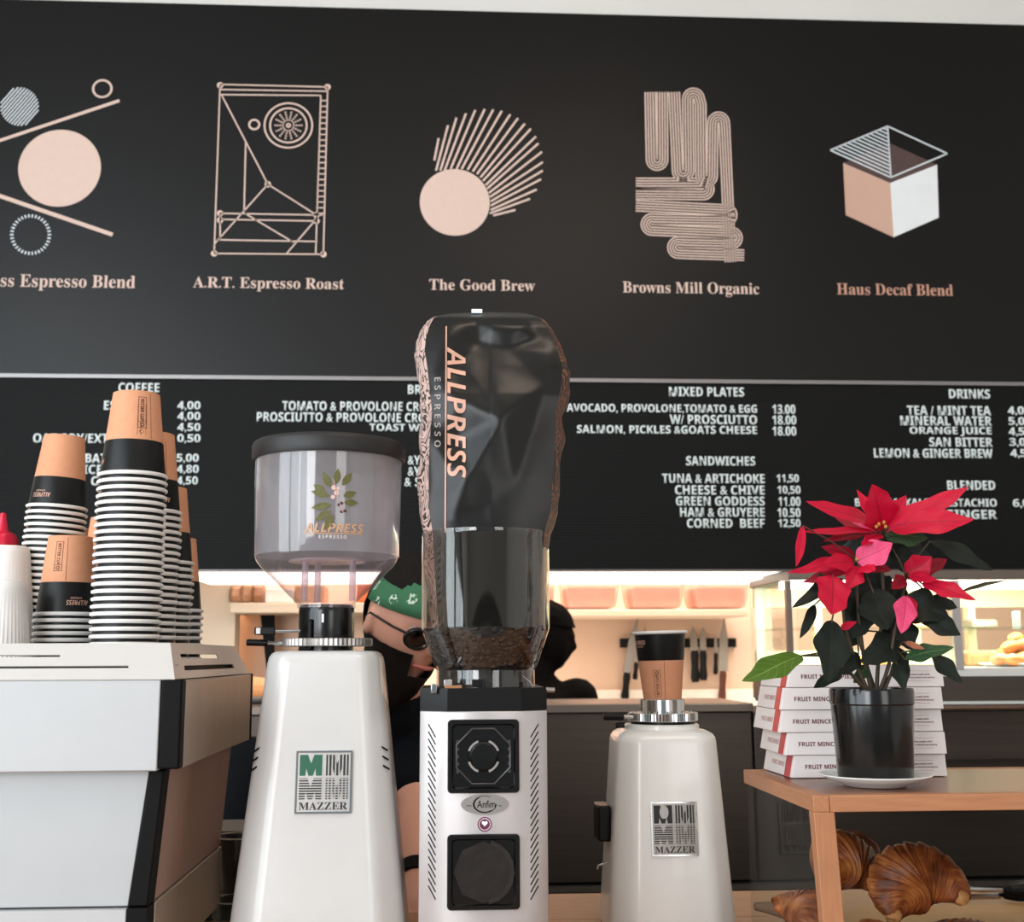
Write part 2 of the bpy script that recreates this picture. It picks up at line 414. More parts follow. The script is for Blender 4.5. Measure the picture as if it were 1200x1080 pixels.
# ------------------------------------------------------------------ letter board
def ribbed():
    m = mat('ribbed_black_felt', '#0a0a0a', .6, col2='#080808', scale=60, spec=.2)
    nt = m.node_tree; N = nt.nodes; L = nt.links
    tc = N.new('ShaderNodeTexCoord'); wv = N.new('ShaderNodeTexWave'); wv.bands_direction = 'Z'; wv.inputs['Scale'].default_value = 38; wv.inputs['Distortion'].default_value = 0
    L.new(tc.outputs['Object'], wv.inputs['Vector']); bp = N.new('ShaderNodeBump'); bp.inputs['Strength'].default_value = .3; bp.inputs['Distance'].default_value = .002
    L.new(wv.outputs['Fac'], bp.inputs['Height']); L.new(bp.outputs[0], N['Principled BSDF'].inputs['Normal']); return m
mb = thing('menu_board', 'long ribbed black letter board with the menu in white push-in letters', 'menu board', (0, YB, zb))
b = NB(); box(b, xa, xb, YB+.002, YB+.028, zb, zs-.006); obj('felt_panel', b, ribbed(), mb)
b = NB(); box(b, xa, xb, YB-.006, YB+.028, zs-.006, zs+.0055); obj('top_rail', b, mat('aluminium_rail', '#8f8b8b', .4, .6), mb)
b = NB(); box(b, xa, xb, YB-.002, YB+.028, zb-.006, zb); obj('bottom_rail', b, mat('aluminium_rail_dark', '#6a6463', .4, .6), mb)
def menu(s, x0, x1, yc, h=11.0):
    a = Q(x0, yc); c = Q(x1, yc); z0 = Q((x0+x1)/2, yc+h/2)[1]; z1 = Q((x0+x1)/2, yc-h/2)[1]
    bm, _ = text_bm(s, SANSB, off=.006)
    for v in bm.verts: v.co = (a[0]+(c[0]-a[0])*v.co.x, YB+.0018, z0+(z1-z0)*v.co.y)
    obj('lettering', thicken(bm, (0, -1, 0), .004), M_letter, mb, smooth=0)
MENU = [('COFFEE', 139, 187, 454), ('ESPRESSO', 122, 187, 475), ('4,00', 208, 235, 475.5), ('BLACK', 147, 187, 488), ('4,00', 208, 235, 488), ('WHITE', 147, 187, 501), ('4,50', 208, 235, 501),
 ('OAT/SOY/EXTRA SHOT', 39, 187, 513.5), ('0,50', 208, 235, 514), ('BATCH BREW', 100, 187, 537), ('5,00', 207, 233, 537), ('ICED COFFEE', 98, 187, 550), ('4,80', 207, 233, 550), ('COLD BREW', 107, 187, 563.5), ('4,50', 207, 232, 563.5),
 ('BREAKFAST', 478, 548, 456.5), ('TOMATO & PROVOLONE CROISSANT', 331, 543, 476), ('PROSCIUTTO & PROVOLONE CROISSANT', 301, 543, 489), ('TOAST WITH JAM', 433, 543, 502),
 ('&YOGHURT', 478, 543, 539), ('&YOGHURT', 478, 543, 552), ('& SALMON', 474, 543, 564.5),
 ('MIXED PLATES', 784, 872, 459), ('AVOCADO, PROVOLONE,TOMATO & EGG', 664, 887, 479), ('13.00', 905, 932, 479.5), ('W/ PROSCIUTTO', 785, 887, 491.5), ('18.00', 905, 933, 492), ('SALMON, PICKLES &GOATS CHEESE', 676, 887, 504), ('18.00', 905, 933, 505),
 ('SANDWICHES', 804, 885, 540), ('TUNA & ARTICHOKE', 776, 896, 560.5), ('11,50', 910, 936, 561), ('CHEESE & CHIVE', 791, 896, 574), ('10,50', 911, 938, 574.5), ('GREEN GODDESS', 792, 896, 587), ('11.00', 912, 938, 587.5), ('HAM & GRUYERE', 797, 896, 600), ('10.50', 911, 938, 600.5), ('CORNED  BEEF', 805, 896, 613), ('12,50', 912, 938, 613.5),
 ('DRINKS', 1112, 1160, 461.5), ('TEA / MINT TEA', 1063, 1161, 481), ('4,00', 1181, 1208, 481.5), ('MINERAL WATER', 1055, 1162, 493), ('5,00', 1182, 1209, 494), ('ORANGE JUICE', 1066, 1162, 505.5), ('4,50', 1182, 1209, 506), ('SAN BITTER', 1089, 1163, 518), ('3,00', 1183, 1210, 518.5), ('LEMON & GINGER BREW', 1024, 1163, 531), ('4,50', 1184, 1211, 531.5),
 ('BLENDED', 1110, 1166, 568.5), ('BANANA, KALE & PISTACHIO', 1002, 1168, 589.5), ('6,00', 1187, 1214, 590), ('SPINACH & GINGER', 1018, 1168, 602.5)]
for l in MENU: menu(*l)

# ------------------------------------------------------------------ glowing panel added in place of the lit soffit underside
b = NB(); xa2 = P(232, 672, YB+.1).x; xb2 = P(935, 672, YB+.1).x
sl = thing('glowing_soffit', 'long warm white soffit underside below the menu board, made to glow', 'soffit', ((xa2+xb2)/2, YB+.2, zb))
box(b, xa2, xb2, YB+.031, YB+.30, zb-.026, zb-.006); obj('glow_panel', b, mat('glowing_soffit_white', '#fff4e6', .6, emit=2.0), sl)  # emission stands in for bounced light on the white soffit
b = NB(); box(b, xa2, xb2, YB+.031, YB+.31, zb-.006, zb+.003); obj('housing', b, M_white, sl)  # white backing above the added glowing panel
# ------------------------------------------------------------------ kitchen behind
YS = 3.6; zc = P(700, 823, YS).z
bc = thing('back_counter', 'long brown stainless steel bench front behind the grinders', 'counter', (0.2, YS, 0))
xL, xR = P(205, 900, YS).x-.8, P(1290, 900, YS).x
zl = P(700, 1042, YS).z
xc = P(884, 900, YS).x
for i, (a, c) in enumerate(((xL, P(446, 900, YS).x), (P(446, 900, YS).x, xc), (xc, xR))):
    b = NB(); box(b, a+.003, c-.003, YS, YS+.02, zl+.02, zc-.03); obj('front_panel', b, M_steel_dk, bc, bevel=.003)
b = NB(); box(b, xL, xc, YS-.015, 4.05, zc-.03, zc-.004); obj('worktop', b, M_steel, bc, bevel=.003)
b = NB(); box(b, xL, xR, YS-.02, YS+.01, zl-.004, zl+.012); obj('lower_rail', b, M_steel, bc)
b = NB(); box(b, xL, xR, YS+.05, 4.05, .08, zl); obj('plinth', b, M_blackm, bc)
b = NB(); box(b, xL, xR, YS+.02, 4.05, zl, zc-.03); obj('carcass', b, M_blackm, bc)
# white splash band and bench at the kitchen wall
zw0 = P(750, 840, 4.97).z; zw1 = P(750, 808, 4.97).z
b = NB(); box(b, X0+.5, 2.0, 4.97, 5.0, zw0-.25, zw1); struct('trim_1', b, mat('white_tile_band', '#fbf3e6', .4))
b = NB(); box(b, X0+.5, 2.0, 4.45, 4.97, zw0-.09, zw0-.05); o = obj('kitchen_bench', b, M_white, org=(0, 4.7, 0)); tag(o, 'white bench top along the warm kitchen wall under the knives', 'bench')
# shelf with containers
ysh = 4.62
b = NB(); pbox(b, 600, 714, 876, 722, ysh, YK); o = obj('wall_shelf', b, M_cream, bevel=.003); tag(o, 'long cream wall shelf above the knife rack carrying clear food tubs', 'shelf')
M_tub = clear('clear_tub', (.93, .85, .82), .12, haze=.30, hazecol=(.98, .86, .82))
M_pink = mat('pink_food', '#d99482', .5, col2='#f2cdbf', scale=26, bump=.5, detail=6)
for i, (a, c, lab) in enumerate(((612, 649, 'clear food tub half hidden behind the dark grinder hopper'), (655, 724, 'clear tub of pink food, nearest the grinder with the coffee bag'), (730, 799, 'clear tub of pink food, in the middle of the shelf over the knives'), (803, 874, 'clear tub of pink food at the display case end of the shelf'))):
    p0 = P((a+c)/2, 714, ysh+.14); t = thing('food_container', lab, 'container', (p0.x, ysh+.14, p0.z), group='food tubs on the kitchen shelf')
    hw = (c-a)/2*S(ysh); h = 34*S(ysh)
    b = NB(); rings(b, [[(q[0]*hw*k, q[1]*.13*k, z) for q in ((-.9, -1), (.9, -1), (1, -.85), (1, .85), (.9, 1), (-.9, 1), (-1, .85), (-1, -.85))] for k, z in ((.72, 0), (.84, .006), (.9, .03), (1, h))])
    obj('tub', b, M_tub, t, world=False)
    b = NB(); rings(b, [[(q[0]*hw*k, q[1]*.12*k, z) for q in ((-.9, -1), (.9, -1), (1, -.85), (1, .85), (.9, 1), (-.9, 1), (-1, .85), (-1, -.85))] for k, z in ((.70, .004), (.82, .012), (.86, h*.72), (.6, h*.8))])
    obj('food', b, M_pink, t, world=False)
    b = NB(); rings(b, [[(q[0]*hw*k, q[1]*.135*k, z) for q in ((-.95, -1), (.95, -1), (1, -.9), (1, .9), (.95, 1), (-.95, 1), (-1, .9), (-1, -.9))] for k, z in ((1.02, h), (1.03, h+.003), (1.0, h+.01))])
    obj('lid', b, M_tub, t, world=False)
# magnetic knife strip and knives
b = NB(); pbox(b, 727, 747.5, 863, 758.5, 4.975, YK); o = obj('knife_rack', b, M_black, bevel=.003); tag(o, 'black magnetic knife strip on the warm kitchen wall', 'rack')
M_blade = mat('knife_steel', '#a39a92', .35, .7, col2='#8b827b')
def knife(lab, tip, joint, end, bw, hwid, hm):
    Y = 4.955; p = [P(x, y, Y) for x, y in (tip, joint, end)]
    t = thing('kitchen_knife', lab, 'knife', p[1], group='knives on the magnetic strip')
    s = S(Y); d = (p[0]-p[1]); n = Vector((d.z, 0, -d.x)).normalized()
    b = NB(); poly(b, [p[1]-n*bw*s*.5, p[1]+n*bw*s*.5, p[1]+d*.6+n*bw*s*.42, p[0], p[1]+d*.6-n*bw*s*.5], .004, (0, 1, 0)); obj('blade', b, M_blade, t)
    e = p[2]-p[1]; b = NB(); rr = []
    for k, q in ((0, .8), (.15, 1), (.5, .85), (.85, 1.1), (1, .8)):
        c = p[1]+e*k; rr.append([(c+n*hwid*s*.5*q*ca+Vector((0, .009*sa, 0))) for ca, sa in ((math.cos(2*PI*j/10), math.sin(2*PI*j/10)) for j in range(10))])
    rings(b, rr); obj('handle', b, hm, t)
M_hwood = mat('reddish_handle_wood', '#7a3416', .4, col2='#2c120a', scale=9)
knife('large chef knife with a black handle, leftmost on the strip', (748, 721), (735, 788), (732, 821), 11, 9, M_black)
knife('small black handled knife just showing behind the paper cup', (757, 733), (746, 776), (744, 796), 6, 6, M_black)
knife('grey bladed knife with thick black handle, just right of the paper cup', (812, 733), (814, 762), (815, 799), 9, 10, M_black)
knife('shorter black handled knife, second right of the paper cup', (824, 734), (824, 762), (824.5, 797), 8, 9, M_black)
knife('narrow black handled knife beside the wood handled one', (839, 742), (839, 765), (838.5, 790), 4, 5.5, M_black)
knife('tall knife with reddish wood handle, rightmost on the strip', (849, 722), (847.5, 786), (846, 822), 11, 8.5, M_hwood)
t = thing('scissors', 'kitchen scissors with an orange ring handle behind the paper cup', 'scissors', P(783, 785, 4.95))
b = NB(); c = P(785, 784, 4.95)
tube(b, [(c.x+.017*math.cos(a), 4.95, c.z+.03*math.sin(a)) for a in [2*PI*i/20 for i in range(21)]], .004, 8); obj('ring_handle', b, mat('orange_plastic', '#c9794a', .5), t)
b = NB(); q = P(786, 745, 4.95); poly(b, [(q.x-.006, 4.95, q.z), (q.x+.004, 4.95, q.z), (c.x+.006, 4.95, c.z+.03), (c.x-.006, 4.95, c.z+.03)], .004); obj('blade', b, M_blade, t)

# left kitchen: wood panel, shelf with bags, bracket, white bench, plate
b = NB(); q0 = P(262, 700, 4.3); q1 = P(430, 820, 4.3); box(b, q0.x, q1.x, 4.3, 4.34, zc-.3, P(300, 716, 4.3).z); o = obj('wood_panel', b, mat('peach_plywood', '#e4c3aa', .6, col2='#dcb69a', scale=5, stretch=(1, 1, 8))); tag(o, 'plain peach plywood panel below the small shelf at left', 'panel')
b = NB(); pbox(b, 269, 706, 452, 718, 4.0, 4.299); o = obj('small_shelf', b, M_cream, bevel=.004); tag(o, 'short cream shelf at left carrying paper bags and a white box', 'shelf')
b = NB(); hexa(b, [P(x, y, Y) for x, y, Y in ((314, 800, 4.2), (322, 800, 4.2), (322, 800, 4.28), (314, 800, 4.28), (305, 719, 4.2), (322, 719, 4.2), (322, 719, 4.28), (305, 719, 4.28))]); o = obj('shelf_bracket', b, M_blackm, org=P(315, 719, 4.2)); tag(o, 'black upright bracket under the small cream shelf', 'bracket')
M_bag = mat('brown_snack_bag', '#8d6248', .45, col2='#c99f80', scale=18, bump=.6)
for i, (x0, x1, y0, mm, lab) in enumerate(((271, 284, 684, M_bag, 'brown packet, leftmost on the small shelf'), (284, 297, 680, mat('tan_packet', '#b98f72', .5, col2='#8e6a50', scale=20, bump=.5), 'tan packet standing second on the small shelf'), (297, 309, 682, mat('dark_brown_packet', '#75492e', .5, col2='#a77c60', scale=20, bump=.5), 'dark brown packet beside the white box on the small shelf'))):
    p0 = P((x0+x1)/2, 706, 4.12); b = NB(); s = S(4.12); h = (706-y0)*s; hw = (x1-x0)/2*s
    rings(b, [[(hw*k*cx, .05*d*cy, z) for cx, cy in ((-1, -1), (-.3, -1.25), (.4, -1.15), (1, -1), (1, 1), (0, 1.2), (-1, 1))] for k, d, z in ((.95, .9, 0), (1, 1.1, h*.3), (.95, .9, h*.7), (1, .2, h*.93), (1, .06, h))])
    o = obj('snack_bag', b, mm, None, org=None); o.location = p0; tag(o, lab, 'bag', 'packets on the small shelf')
b = NB(); pbox(b, 311, 690, 343, 706, 4.05, 4.2); o = obj('white_box', b, M_white, bevel=.003); tag(o, 'plain white box on the small shelf seen left of the clear hopper', 'box')
b = NB(); pbox(b, 345, 686, 380, 706, 4.1, 4.25); o = obj('wooden_box', b, mat('pale_crate_wood', '#c49a6c', .6, col2='#a87c50', scale=12, stretch=(1, 1, 8)), bevel=.003); tag(o, 'pale wooden box behind the clear hopper on the small shelf', 'box')
b = NB(); pbox(b, 418, 684, 436, 706, 4.05, 4.2); o = obj('orange_packet', b, mat('orange_red_packet', '#c8482a', .5, col2='#d8803a', scale=12), bevel=.006); tag(o, 'orange red packet on the shelf beside the green bandana', 'packet')
b = NB()
t = thing('plate', 'white plate on the steel bench with a pale loaf, left of the front grinder', 'plate', P(288, 819, 3.85))
zz = P(288, 819, 3.85).z; b.free(); b = NB()
zz = zc-.003; q = P(292, 815, 3.85); lathe(b, [(.0, 0), (.07, 0), (.13, .018), (.135, .022), (.128, .022), (.07, .006), (0, .005)], (q.x, 3.85, zz), 32); obj('dish', b, M_white, t)
b = NB(); ball(b, (q.x+.01, 3.85, zz+.046), .09, (.9, .6, .38), 14); o = obj('bread_loaf', b, mat('pale_crust', '#e0a774', .6, col2='#c58450', scale=16, bump=.4), org=(q.x, 3.85, zz)); tag(o, 'pale crusty loaf on the white plate', 'bread')

# ------------------------------------------------------------------ refrigerated display case
YD0, YD1 = 3.3, 3.74
dcx = P(927, 740, YD0).x; dcr = P(1300, 740, YD0).x
z_top = P(1150, 667, YD0).z; z_top2 = P(1150, 679, YD0).z; z_fl = P(1150, 782, YD0).z; z_b = P(1150, 792, YD0).z; z_bb = P(1150, 822, YD0).z
dc = thing('display_case', 'lit glass fronted refrigerated display case behind the red poinsettia', 'display case', (dcx, YD0, 0))
M_ccream = mat('cream_case_lining', '#f1ebc8', .5, col2='#e6deb4', scale=5)
b = NB(); box(b, dcx, dcr, YD0, YD1, z_top2, z_top); obj('top_rail', b, M_steel, dc, bevel=.004)
b = NB(); box(b, dcx, dcr, YD0+.03, YD0+.10, z_top2-.022, z_top2); obj('strip_lamp', b, mat('case_lamp', '#fff9e0', .5, emit=4.5), dc)
area('case_lamp_light', ((dcx+dcr)/2, YD0+.14, z_top2-.03), ((dcx+dcr)/2, YD0+.25, 1.2), dcr-dcx-.1, .06, 7, (1.0, .97, .84))
b = NB(); box(b, dcx, dcr, YD0+.005, YD1, z_b, z_fl); obj('case_floor', b, M_white, dc)
b = NB(); box(b, dcx, dcr, YD0, YD1, z_bb, z_b); obj('base', b, M_steel_dk, dc)
b = NB(); box(b, dcx, dcr, YD0-.01, YD0+.02, z_bb-.006, z_bb+.002); obj('base_trim', b, M_chrome, dc)
for x0_, x1_ in ((923, 929), (1117, 1127)):
    b = NB(); pbox(b, x0_, 680, x1_, 784, YD0, YD0+.02); obj('post', b, M_steel if x0_ < 1000 else M_silver, dc)
b = NB(); a = P(884, 740, YD1).x; box(b, a-.0, a+.028, YD1-.03, YD1+.0, z_bb, z_top); obj('post', b, mat('cream_post', '#e8e2cc', .5), dc)
b = NB(); box(b, dcx+.02, dcr, YD0+.004, YD0+.009, z_fl, z_top2-.02); obj('front_glass', b, M_glass, dc)
b = NB(); hexa(b, [(dcx, YD0+.02, z_fl), (dcx+.005, YD0+.02, z_fl), (a+.03, YD1-.03, z_fl), (a+.024, YD1-.03, z_fl), (dcx, YD0+.02, z_top2), (dcx+.005, YD0+.02, z_top2), (a+.03, YD1-.03, z_top2), (a+.024, YD1-.03, z_top2)]); obj('side_glass', b, M_glass, dc)
b = NB(); box(b, a-.0, dcr, YD1-.01, YD1+.03, z_fl, z_fl+.05); box(b, a, dcr, YD1-.01, YD1+.03, z_top2-.06, z_top2); obj('back_frame', b, M_ccream, dc)
for x_ in (955, 1070, 1135, 1240):
    b = NB(); pbox(b, x_, 690, x_+9, 784, YD1-.012, YD1+.02); obj('back_post', b, M_ccream, dc)
b = NB(); box(b, a, dcr, YD1+.03, YD1+.04, z_fl, z_top2); obj('back_glass', b, M_glass, dc)
zsh = P(1150, 735, YD0+.2).z
b = NB(); box(b, dcx+.01, dcr, YD0+.12, YD1-.02, zsh-.004, zsh); obj('glass_shelf', b, clear('shelf_glass', (.85, .93, .88), .03), dc)
b = NB(); box(b, a, dcr, YD0+.03, YD1+.02, z_bb+.0-.01, z_bb+.0); obj('underside', b, M_black, dc)
# lower lit shelf of the case
zn0 = P(1150, 931, YD0).z; zn1 = P(1150, 906, YD0).z; xn0 = P(1085, 920, YD0).x
b = NB(); box(b, xn0, dcr, YD0+.02, YD0+.30, zn1, zn1+.012); obj('lower_shelf_roof', b, M_steel, dc)
b = NB(); box(b, xn0, dcr, YD0+.02, YD0+.30, zn0-.012, zn0); obj('lower_shelf', b, M_white, dc)
b = NB(); box(b, xn0, dcr, YD0+.29, YD0+.30, zn0, zn1); obj('lower_shelf_back', b, M_ccream, dc)
b = NB(); box(b, xn0, dcr, YD0+.05, YD0+.08, zn1-.006, zn1-.001); obj('lower_shelf_lamp', b, mat('niche_lamp', '#fff3c8', .5, emit=2.5), dc)
b = NB(); box(b, xn0-.01, xn0, YD0+.02, YD0+.30, zn0-.012, zn1+.012); obj('lower_shelf_end', b, M_steel, dc)
# things in the case
M_past = mat('golden_pastry', '#d9a05c', .5, col2='#b4672e', scale=18, bump=.5)
M_past2 = mat('dark_pastry', '#a56238', .5, col2='#d69a66', scale=18, bump=.5)
tr = P(1195, 775, YD0+.17)
b = NB(); lathe(b, [(0, 0), (.09, 0), (.115, .010), (.11, .012), (.085, .004), (0, .004)], (tr.x, YD0+.17, z_fl), 28); o = obj('pastry_plate', b, M_white, org=(tr.x, YD0+.17, z_fl)); tag(o, 'white plate in the display case heaped with golden pastries', 'plate')
k = 0
for (x, y, r, dy) in ((1172, 772, .030, -.06), (1188, 773, .030, -.08), (1202, 771, .032, -.06), (1178, 766, .030, 0), (1196, 765, .031, 0), (1184, 757, .028, -.03), (1199, 755, .03, -.02), (1190, 747, .026, .0)):
    q = P(x, y, YD0+.17+dy); zq = max(q.z, z_fl+.016); b = NB(); ball(b, (0, 0, 0), r, (1.15, .8, .6), 14)
    for v in b.verts: v.co *= 1+.12*noise.noise(v.co*60+Vector((k, 0, 0)))
    o = obj('pastry', b, M_past if k % 3 else M_past2, None); o.location = (q.x, q.y, zq); o.rotation_euler = (0, random.uniform(-.3, .3), random.uniform(0, 3))
    tag(o, ['golden pastry at the left foot of the heap in the display case', 'golden pastry at the front of the heap in the display case', 'golden pastry at the right foot of the heap', 'browner pastry in the second row of the heap, left', 'golden pastry in the second row of the heap, right', 'golden pastry near the top of the heap, left', 'browner pastry near the top of the heap, right', 'topmost pastry of the heap in the display case'][k], 'pastry', 'pastries heaped in the display case'); k += 1
b = NB(); pbox(b, 1187, 716, 1196, 737, YD0+.14, YD0+.143); o = obj('price_card', b, mat('grey_card', '#8f9394', .6), bevel=.0005); tag(o, 'small grey price card above the pastry heap in the display case', 'card')
for (x0, x1, y0, y1, c1, c2, lab) in ((1134, 1175, 745, 760, '#7a4a2c', '#b98a5c', 'dark brown baked tray cake at the back of the display case'), (1060, 1095, 727, 735, '#b07a50', '#d8a878', 'tan tray cake on the glass shelf behind the poinsettia leaves'), (1140, 1170, 724, 734, '#9a8c78', '#6f6250', 'grey brown loaf on the glass shelf right of the bare twig leaf')):
    b = NB(); pbox(b, x0, y0, x1, y1, YD0+.28, YD0+.4)
    for v in b.verts:
        base = z_fl+.002 if y1 > 740 else zsh+.001
    zmin = min(v.co.z for v in b.verts)
    for v in b.verts: v.co.z += base-zmin
    o = obj('tray_cake', b, mat('cake_'+c1[1:], c1, .6, col2=c2, scale=30, bump=.5), bevel=.008); tag(o, lab, 'cake')
for (x, y, lab) in ((996, 770, 'golden bun in the case seen left of the poinsettia stems'), (1012, 768, 'golden bun in the case seen between the poinsettia stems'), (1030, 771, 'golden bun in the case seen right of the poinsettia stems')):
    q = P(x, y, YD0+.15); b = NB(); ball(b, (0, 0, 0), .024, (1, 1, .75), 14); o = obj('bread_bun', b, mat('yellow_bun', '#f0a83c', .5, col2='#d8842a', scale=20), None); o.location = (q.x, q.y, z_fl+.017); tag(o, lab, 'bun', 'buns in the display case')
for (x, lab) in ((1135, 'golden cookie at the left on the lower lit shelf'), (1165, 'brown cookie in the middle of the lower lit shelf'), (1192, 'brown cookie at the right on the lower lit shelf')):
    q = P(x, 926, YD0+.12); b = NB(); ball(b, (0, 0, 0), .025, (1.3, .9, .55), 14); o = obj('cookie', b, M_past2 if x > 1150 else M_past, None); o.location = (q.x, q.y, zn0+.0135); tag(o, lab, 'cookie', 'cookies on the lower lit shelf')

# ------------------------------------------------------------------ serving counter
ZT = EYE-.42
ybk = P(700, 1046, 1).y
yy = 2.0
for _ in range(40):
    q = P(700, 1046, yy); yy *= .42/max(.01, (EYE-q.z))
YCB = yy
ct = thing('serving_counter', 'light oak serving counter that the grinders stand on', 'counter', (0, 1.7, 0))
for i in range(6):
    a = .95+(YCB-.95)*i/6; c = .95+(YCB-.95)*(i+1)/6
    b = NB(); box(b, -2.2, 2.4, a+.0008, c-.0008, ZT-.04, ZT); obj('plank', b, M_wood, ct, bevel=.0012)
b = NB(); box(b, -2.2, 2.4, 1.0, YCB-.05, .1, ZT-.04); obj('body', b, M_blackm, ct)
b = NB(); box(b, -2.2, 2.4, 1.05, YCB-.1, 0, .1); obj('plinth', b, M_black, ct)

# ------------------------------------------------------------------ espresso machine (seen from its back)
YM = 1.45; YMB = 1.45*1.357
em = thing('espresso_machine', 'large white and steel espresso machine at left with paper cups stacked on top', 'espresso machine', (P(150, 900, YM).x-.3, YM, ZT))
M_mwhite = mat('white_powder_coat', '#b0b0b1', .42, col2='#ababac', scale=30, bump=.04, bscale=200)
M_mbeige = mat('brushed_side_panel', '#b6a696', .4, .5, col2='#a49586', scale=5, stretch=(6, 6, .4))
M_rail = mat('rail_white', '#bfbab6', .45, col2='#b8b3ae', scale=30)
xR_ = P(212, 850, YM).x; xS = P(187, 850, YM).x; xLm = P(-260, 850, YM).x
z1, z2 = P(120, 797, YM).z, P(120, 904, YM).z
zT = P(120, 753, YM).z; z_tray = zT-.022
b = NB(); box(b, xLm, xS-.001, YM, YM+.02, z2, z1); obj('back_panel', b, M_mwhite, em, bevel=.0015)
b = NB(); box(b, xS, xR_, YM-.001, YM+.022, z2+.002, z1+.0005); obj('corner_trim', b, M_blackm, em, bevel=.0025)
b = NB(); box(b, xR_-.012, xR_, YM+.022, YMB-.012, z2+.002, z1-.0005); obj('side_panel', b, M_mbeige, em, bevel=.001)
b = NB(); box(b, xR_-.014, xR_+.001, YMB-.012, YMB, z2+.002, z1+.0005); obj('corner_trim', b, M_blackm, em)
b = NB(); box(b, xLm, xR_-.014, YM+.022, YMB, z2+.004, z_tray-.004); obj('housing', b, M_blackm, em)
# cup guard rail, built as bars around its slots so the slots are open
xg0, xg1 = P(205, 790, YM).x, P(200, 753, YM+.03).x
def rail_face(p00, p10, p01, p11, slots, th, name='cup_rail'):
    """plate with horizontal slots; corners bottom-left, bottom-right, top-left, top-right; slots: (u0,u1,v0,v1)"""
    us = sorted({0, 1, *[q for s in slots for q in s[:2]]}); vs = sorted({0, 1, *[q for s in slots for q in s[2:]]})
    p00, p10, p01, p11 = map(Vector, (p00, p10, p01, p11)); n = (p10-p00).cross(p01-p00).normalized()*th
    f = lambda u, v: (p00*(1-u)+p10*u)*(1-v)+(p01*(1-u)+p11*u)*v
    b = NB(); g = {}
    for s in (0, 1):
        for u in us:
            for v in vs: g[s, u, v] = b.verts.new(f(u, v)-n*s)
    solid = {}
    for i in range(len(us)-1):
        for j in range(len(vs)-1):
            um, vm = (us[i]+us[i+1])/2, (vs[j]+vs[j+1])/2
            solid[i, j] = not any(a < um < c and d < vm < e for a, c, d, e in slots)
    for (i, j), ok in solid.items():
        if not ok: continue
        q = [(us[i], vs[j]), (us[i+1], vs[j]), (us[i+1], vs[j+1]), (us[i], vs[j+1])]
        b.faces.new([g[(0, *k)] for k in q]); b.faces.new([g[(1, *k)] for k in q][::-1])
        for (di, dj), (k0, k1) in (((0, -1), (0, 1)), ((1, 0), (1, 2)), ((0, 1), (2, 3)), ((-1, 0), (3, 0))):
            if not solid.get((i+di, j+dj), False):
                b.faces.new([g[(0, *q[k0])], g[(1, *q[k0])], g[(1, *q[k1])], g[(0, *q[k1])]])
    return b
def pu(px): return (P(px, 780, YM).x-xLm)/(xg0-xLm)
b = rail_face((xLm, YM+.0, z1+.001), (xg0, YM, z1+.001), (xLm, YM+.028, zT), (xg1, YM+.028, zT), [(.05, pu(152), .31, .375), (.05, pu(70), .62, .68)], .002)
obj('cup_rail', b, M_rail, em, smooth=0)
fz = P(258, 755, YMB-.06).z
b = rail_face((xg0, YM, z1+.001), (xR_-.002, YMB-.02, z1+.001), (xg1, YM+.028, zT), (xg1+.004, YMB-.07, zT), [(.12, .80, .22, .36), (.10, .62, .56, .70)], .002)
obj('cup_rail', b, mat('rail_side', '#c8b8ac', .45, col2='#beaea2', scale=30), em, smooth=0)
b = NB(); box(b, xLm, xg1-.004, YM+.03, YMB-.02, z_tray-.004, z_tray); obj('cup_tray', b, M_steel, em)
# lower body narrows towards the bottom
z3 = P(120, 1062, YM+.02).z
def q3(px, py, Y): return P(px, py, Y)
xa0, xa1 = P(176, 906, YM+.02).x, P(193, 906, YM+.02).x
xb0, xb1 = P(151, 1062, YM+.02).x, P(174, 1062, YM+.02).x
yb_ = YMB-.04
b = NB(); hexa(b, [(xLm, YM+.02, z3), (xb0-.001, YM+.02, z3), (xb0-.001, YM+.04, z3), (xLm, YM+.04, z3), (xLm, YM+.02, z2), (xa0-.001, YM+.02, z2), (xa0-.001, YM+.04, z2), (xLm, YM+.04, z2)]); obj('lower_back_panel', b, mat('white_lower_panel', '#a9aaab', .4, col2='#a4a5a6', scale=20), em, bevel=.001)
b = NB(); hexa(b, [(xb0, YM+.016, z3), (xb1, YM+.016, z3), (xb1, YM+.05, z3), (xb0, YM+.05, z3), (xa0, YM+.016, z2), (xa1, YM+.016, z2), (xa1, YM+.05, z2), (xa0, YM+.05, z2)]); obj('leg_trim', b, M_blackm, em, bevel=.002)
b = NB(); hexa(b, [(xb1-.012, YM+.05, z3), (xb1-.002, YM+.05, z3), (xb1-.002, yb_, z3), (xb1-.012, yb_, z3), (xa1-.012, YM+.05, z2), (xa1-.002, YM+.05, z2), (xa1-.002, yb_, z2), (xa1-.012, yb_, z2)]); obj('lower_side_panel', b, mat('pinkish_side_panel', '#b89a8c', .4, .3, col2='#a08072', scale=4, stretch=(3, 3, .8)), em)
b = NB(); hexa(b, [(xLm, YM+.05, z3), (xb1-.013, YM+.05, z3), (xb1-.013, yb_, z3), (xLm, yb_, z3), (xLm, YM+.05, z2), (xa1-.013, YM+.05, z2), (xa1-.013, yb_, z2), (xLm, yb_, z2)]); obj('lower_housing', b, M_blackm, em)
b = NB(); box(b, xLm, xb0-.001, YM+.012, YM+.03, ZT+.05, z3-.002); obj('base_panel', b, M_mwhite, em, bevel=.001)
b = NB(); box(b, xb0, xb1, YM+.012, YM+.05, ZT+.05, z3-.001); obj('base_trim', b, M_blackm, em)
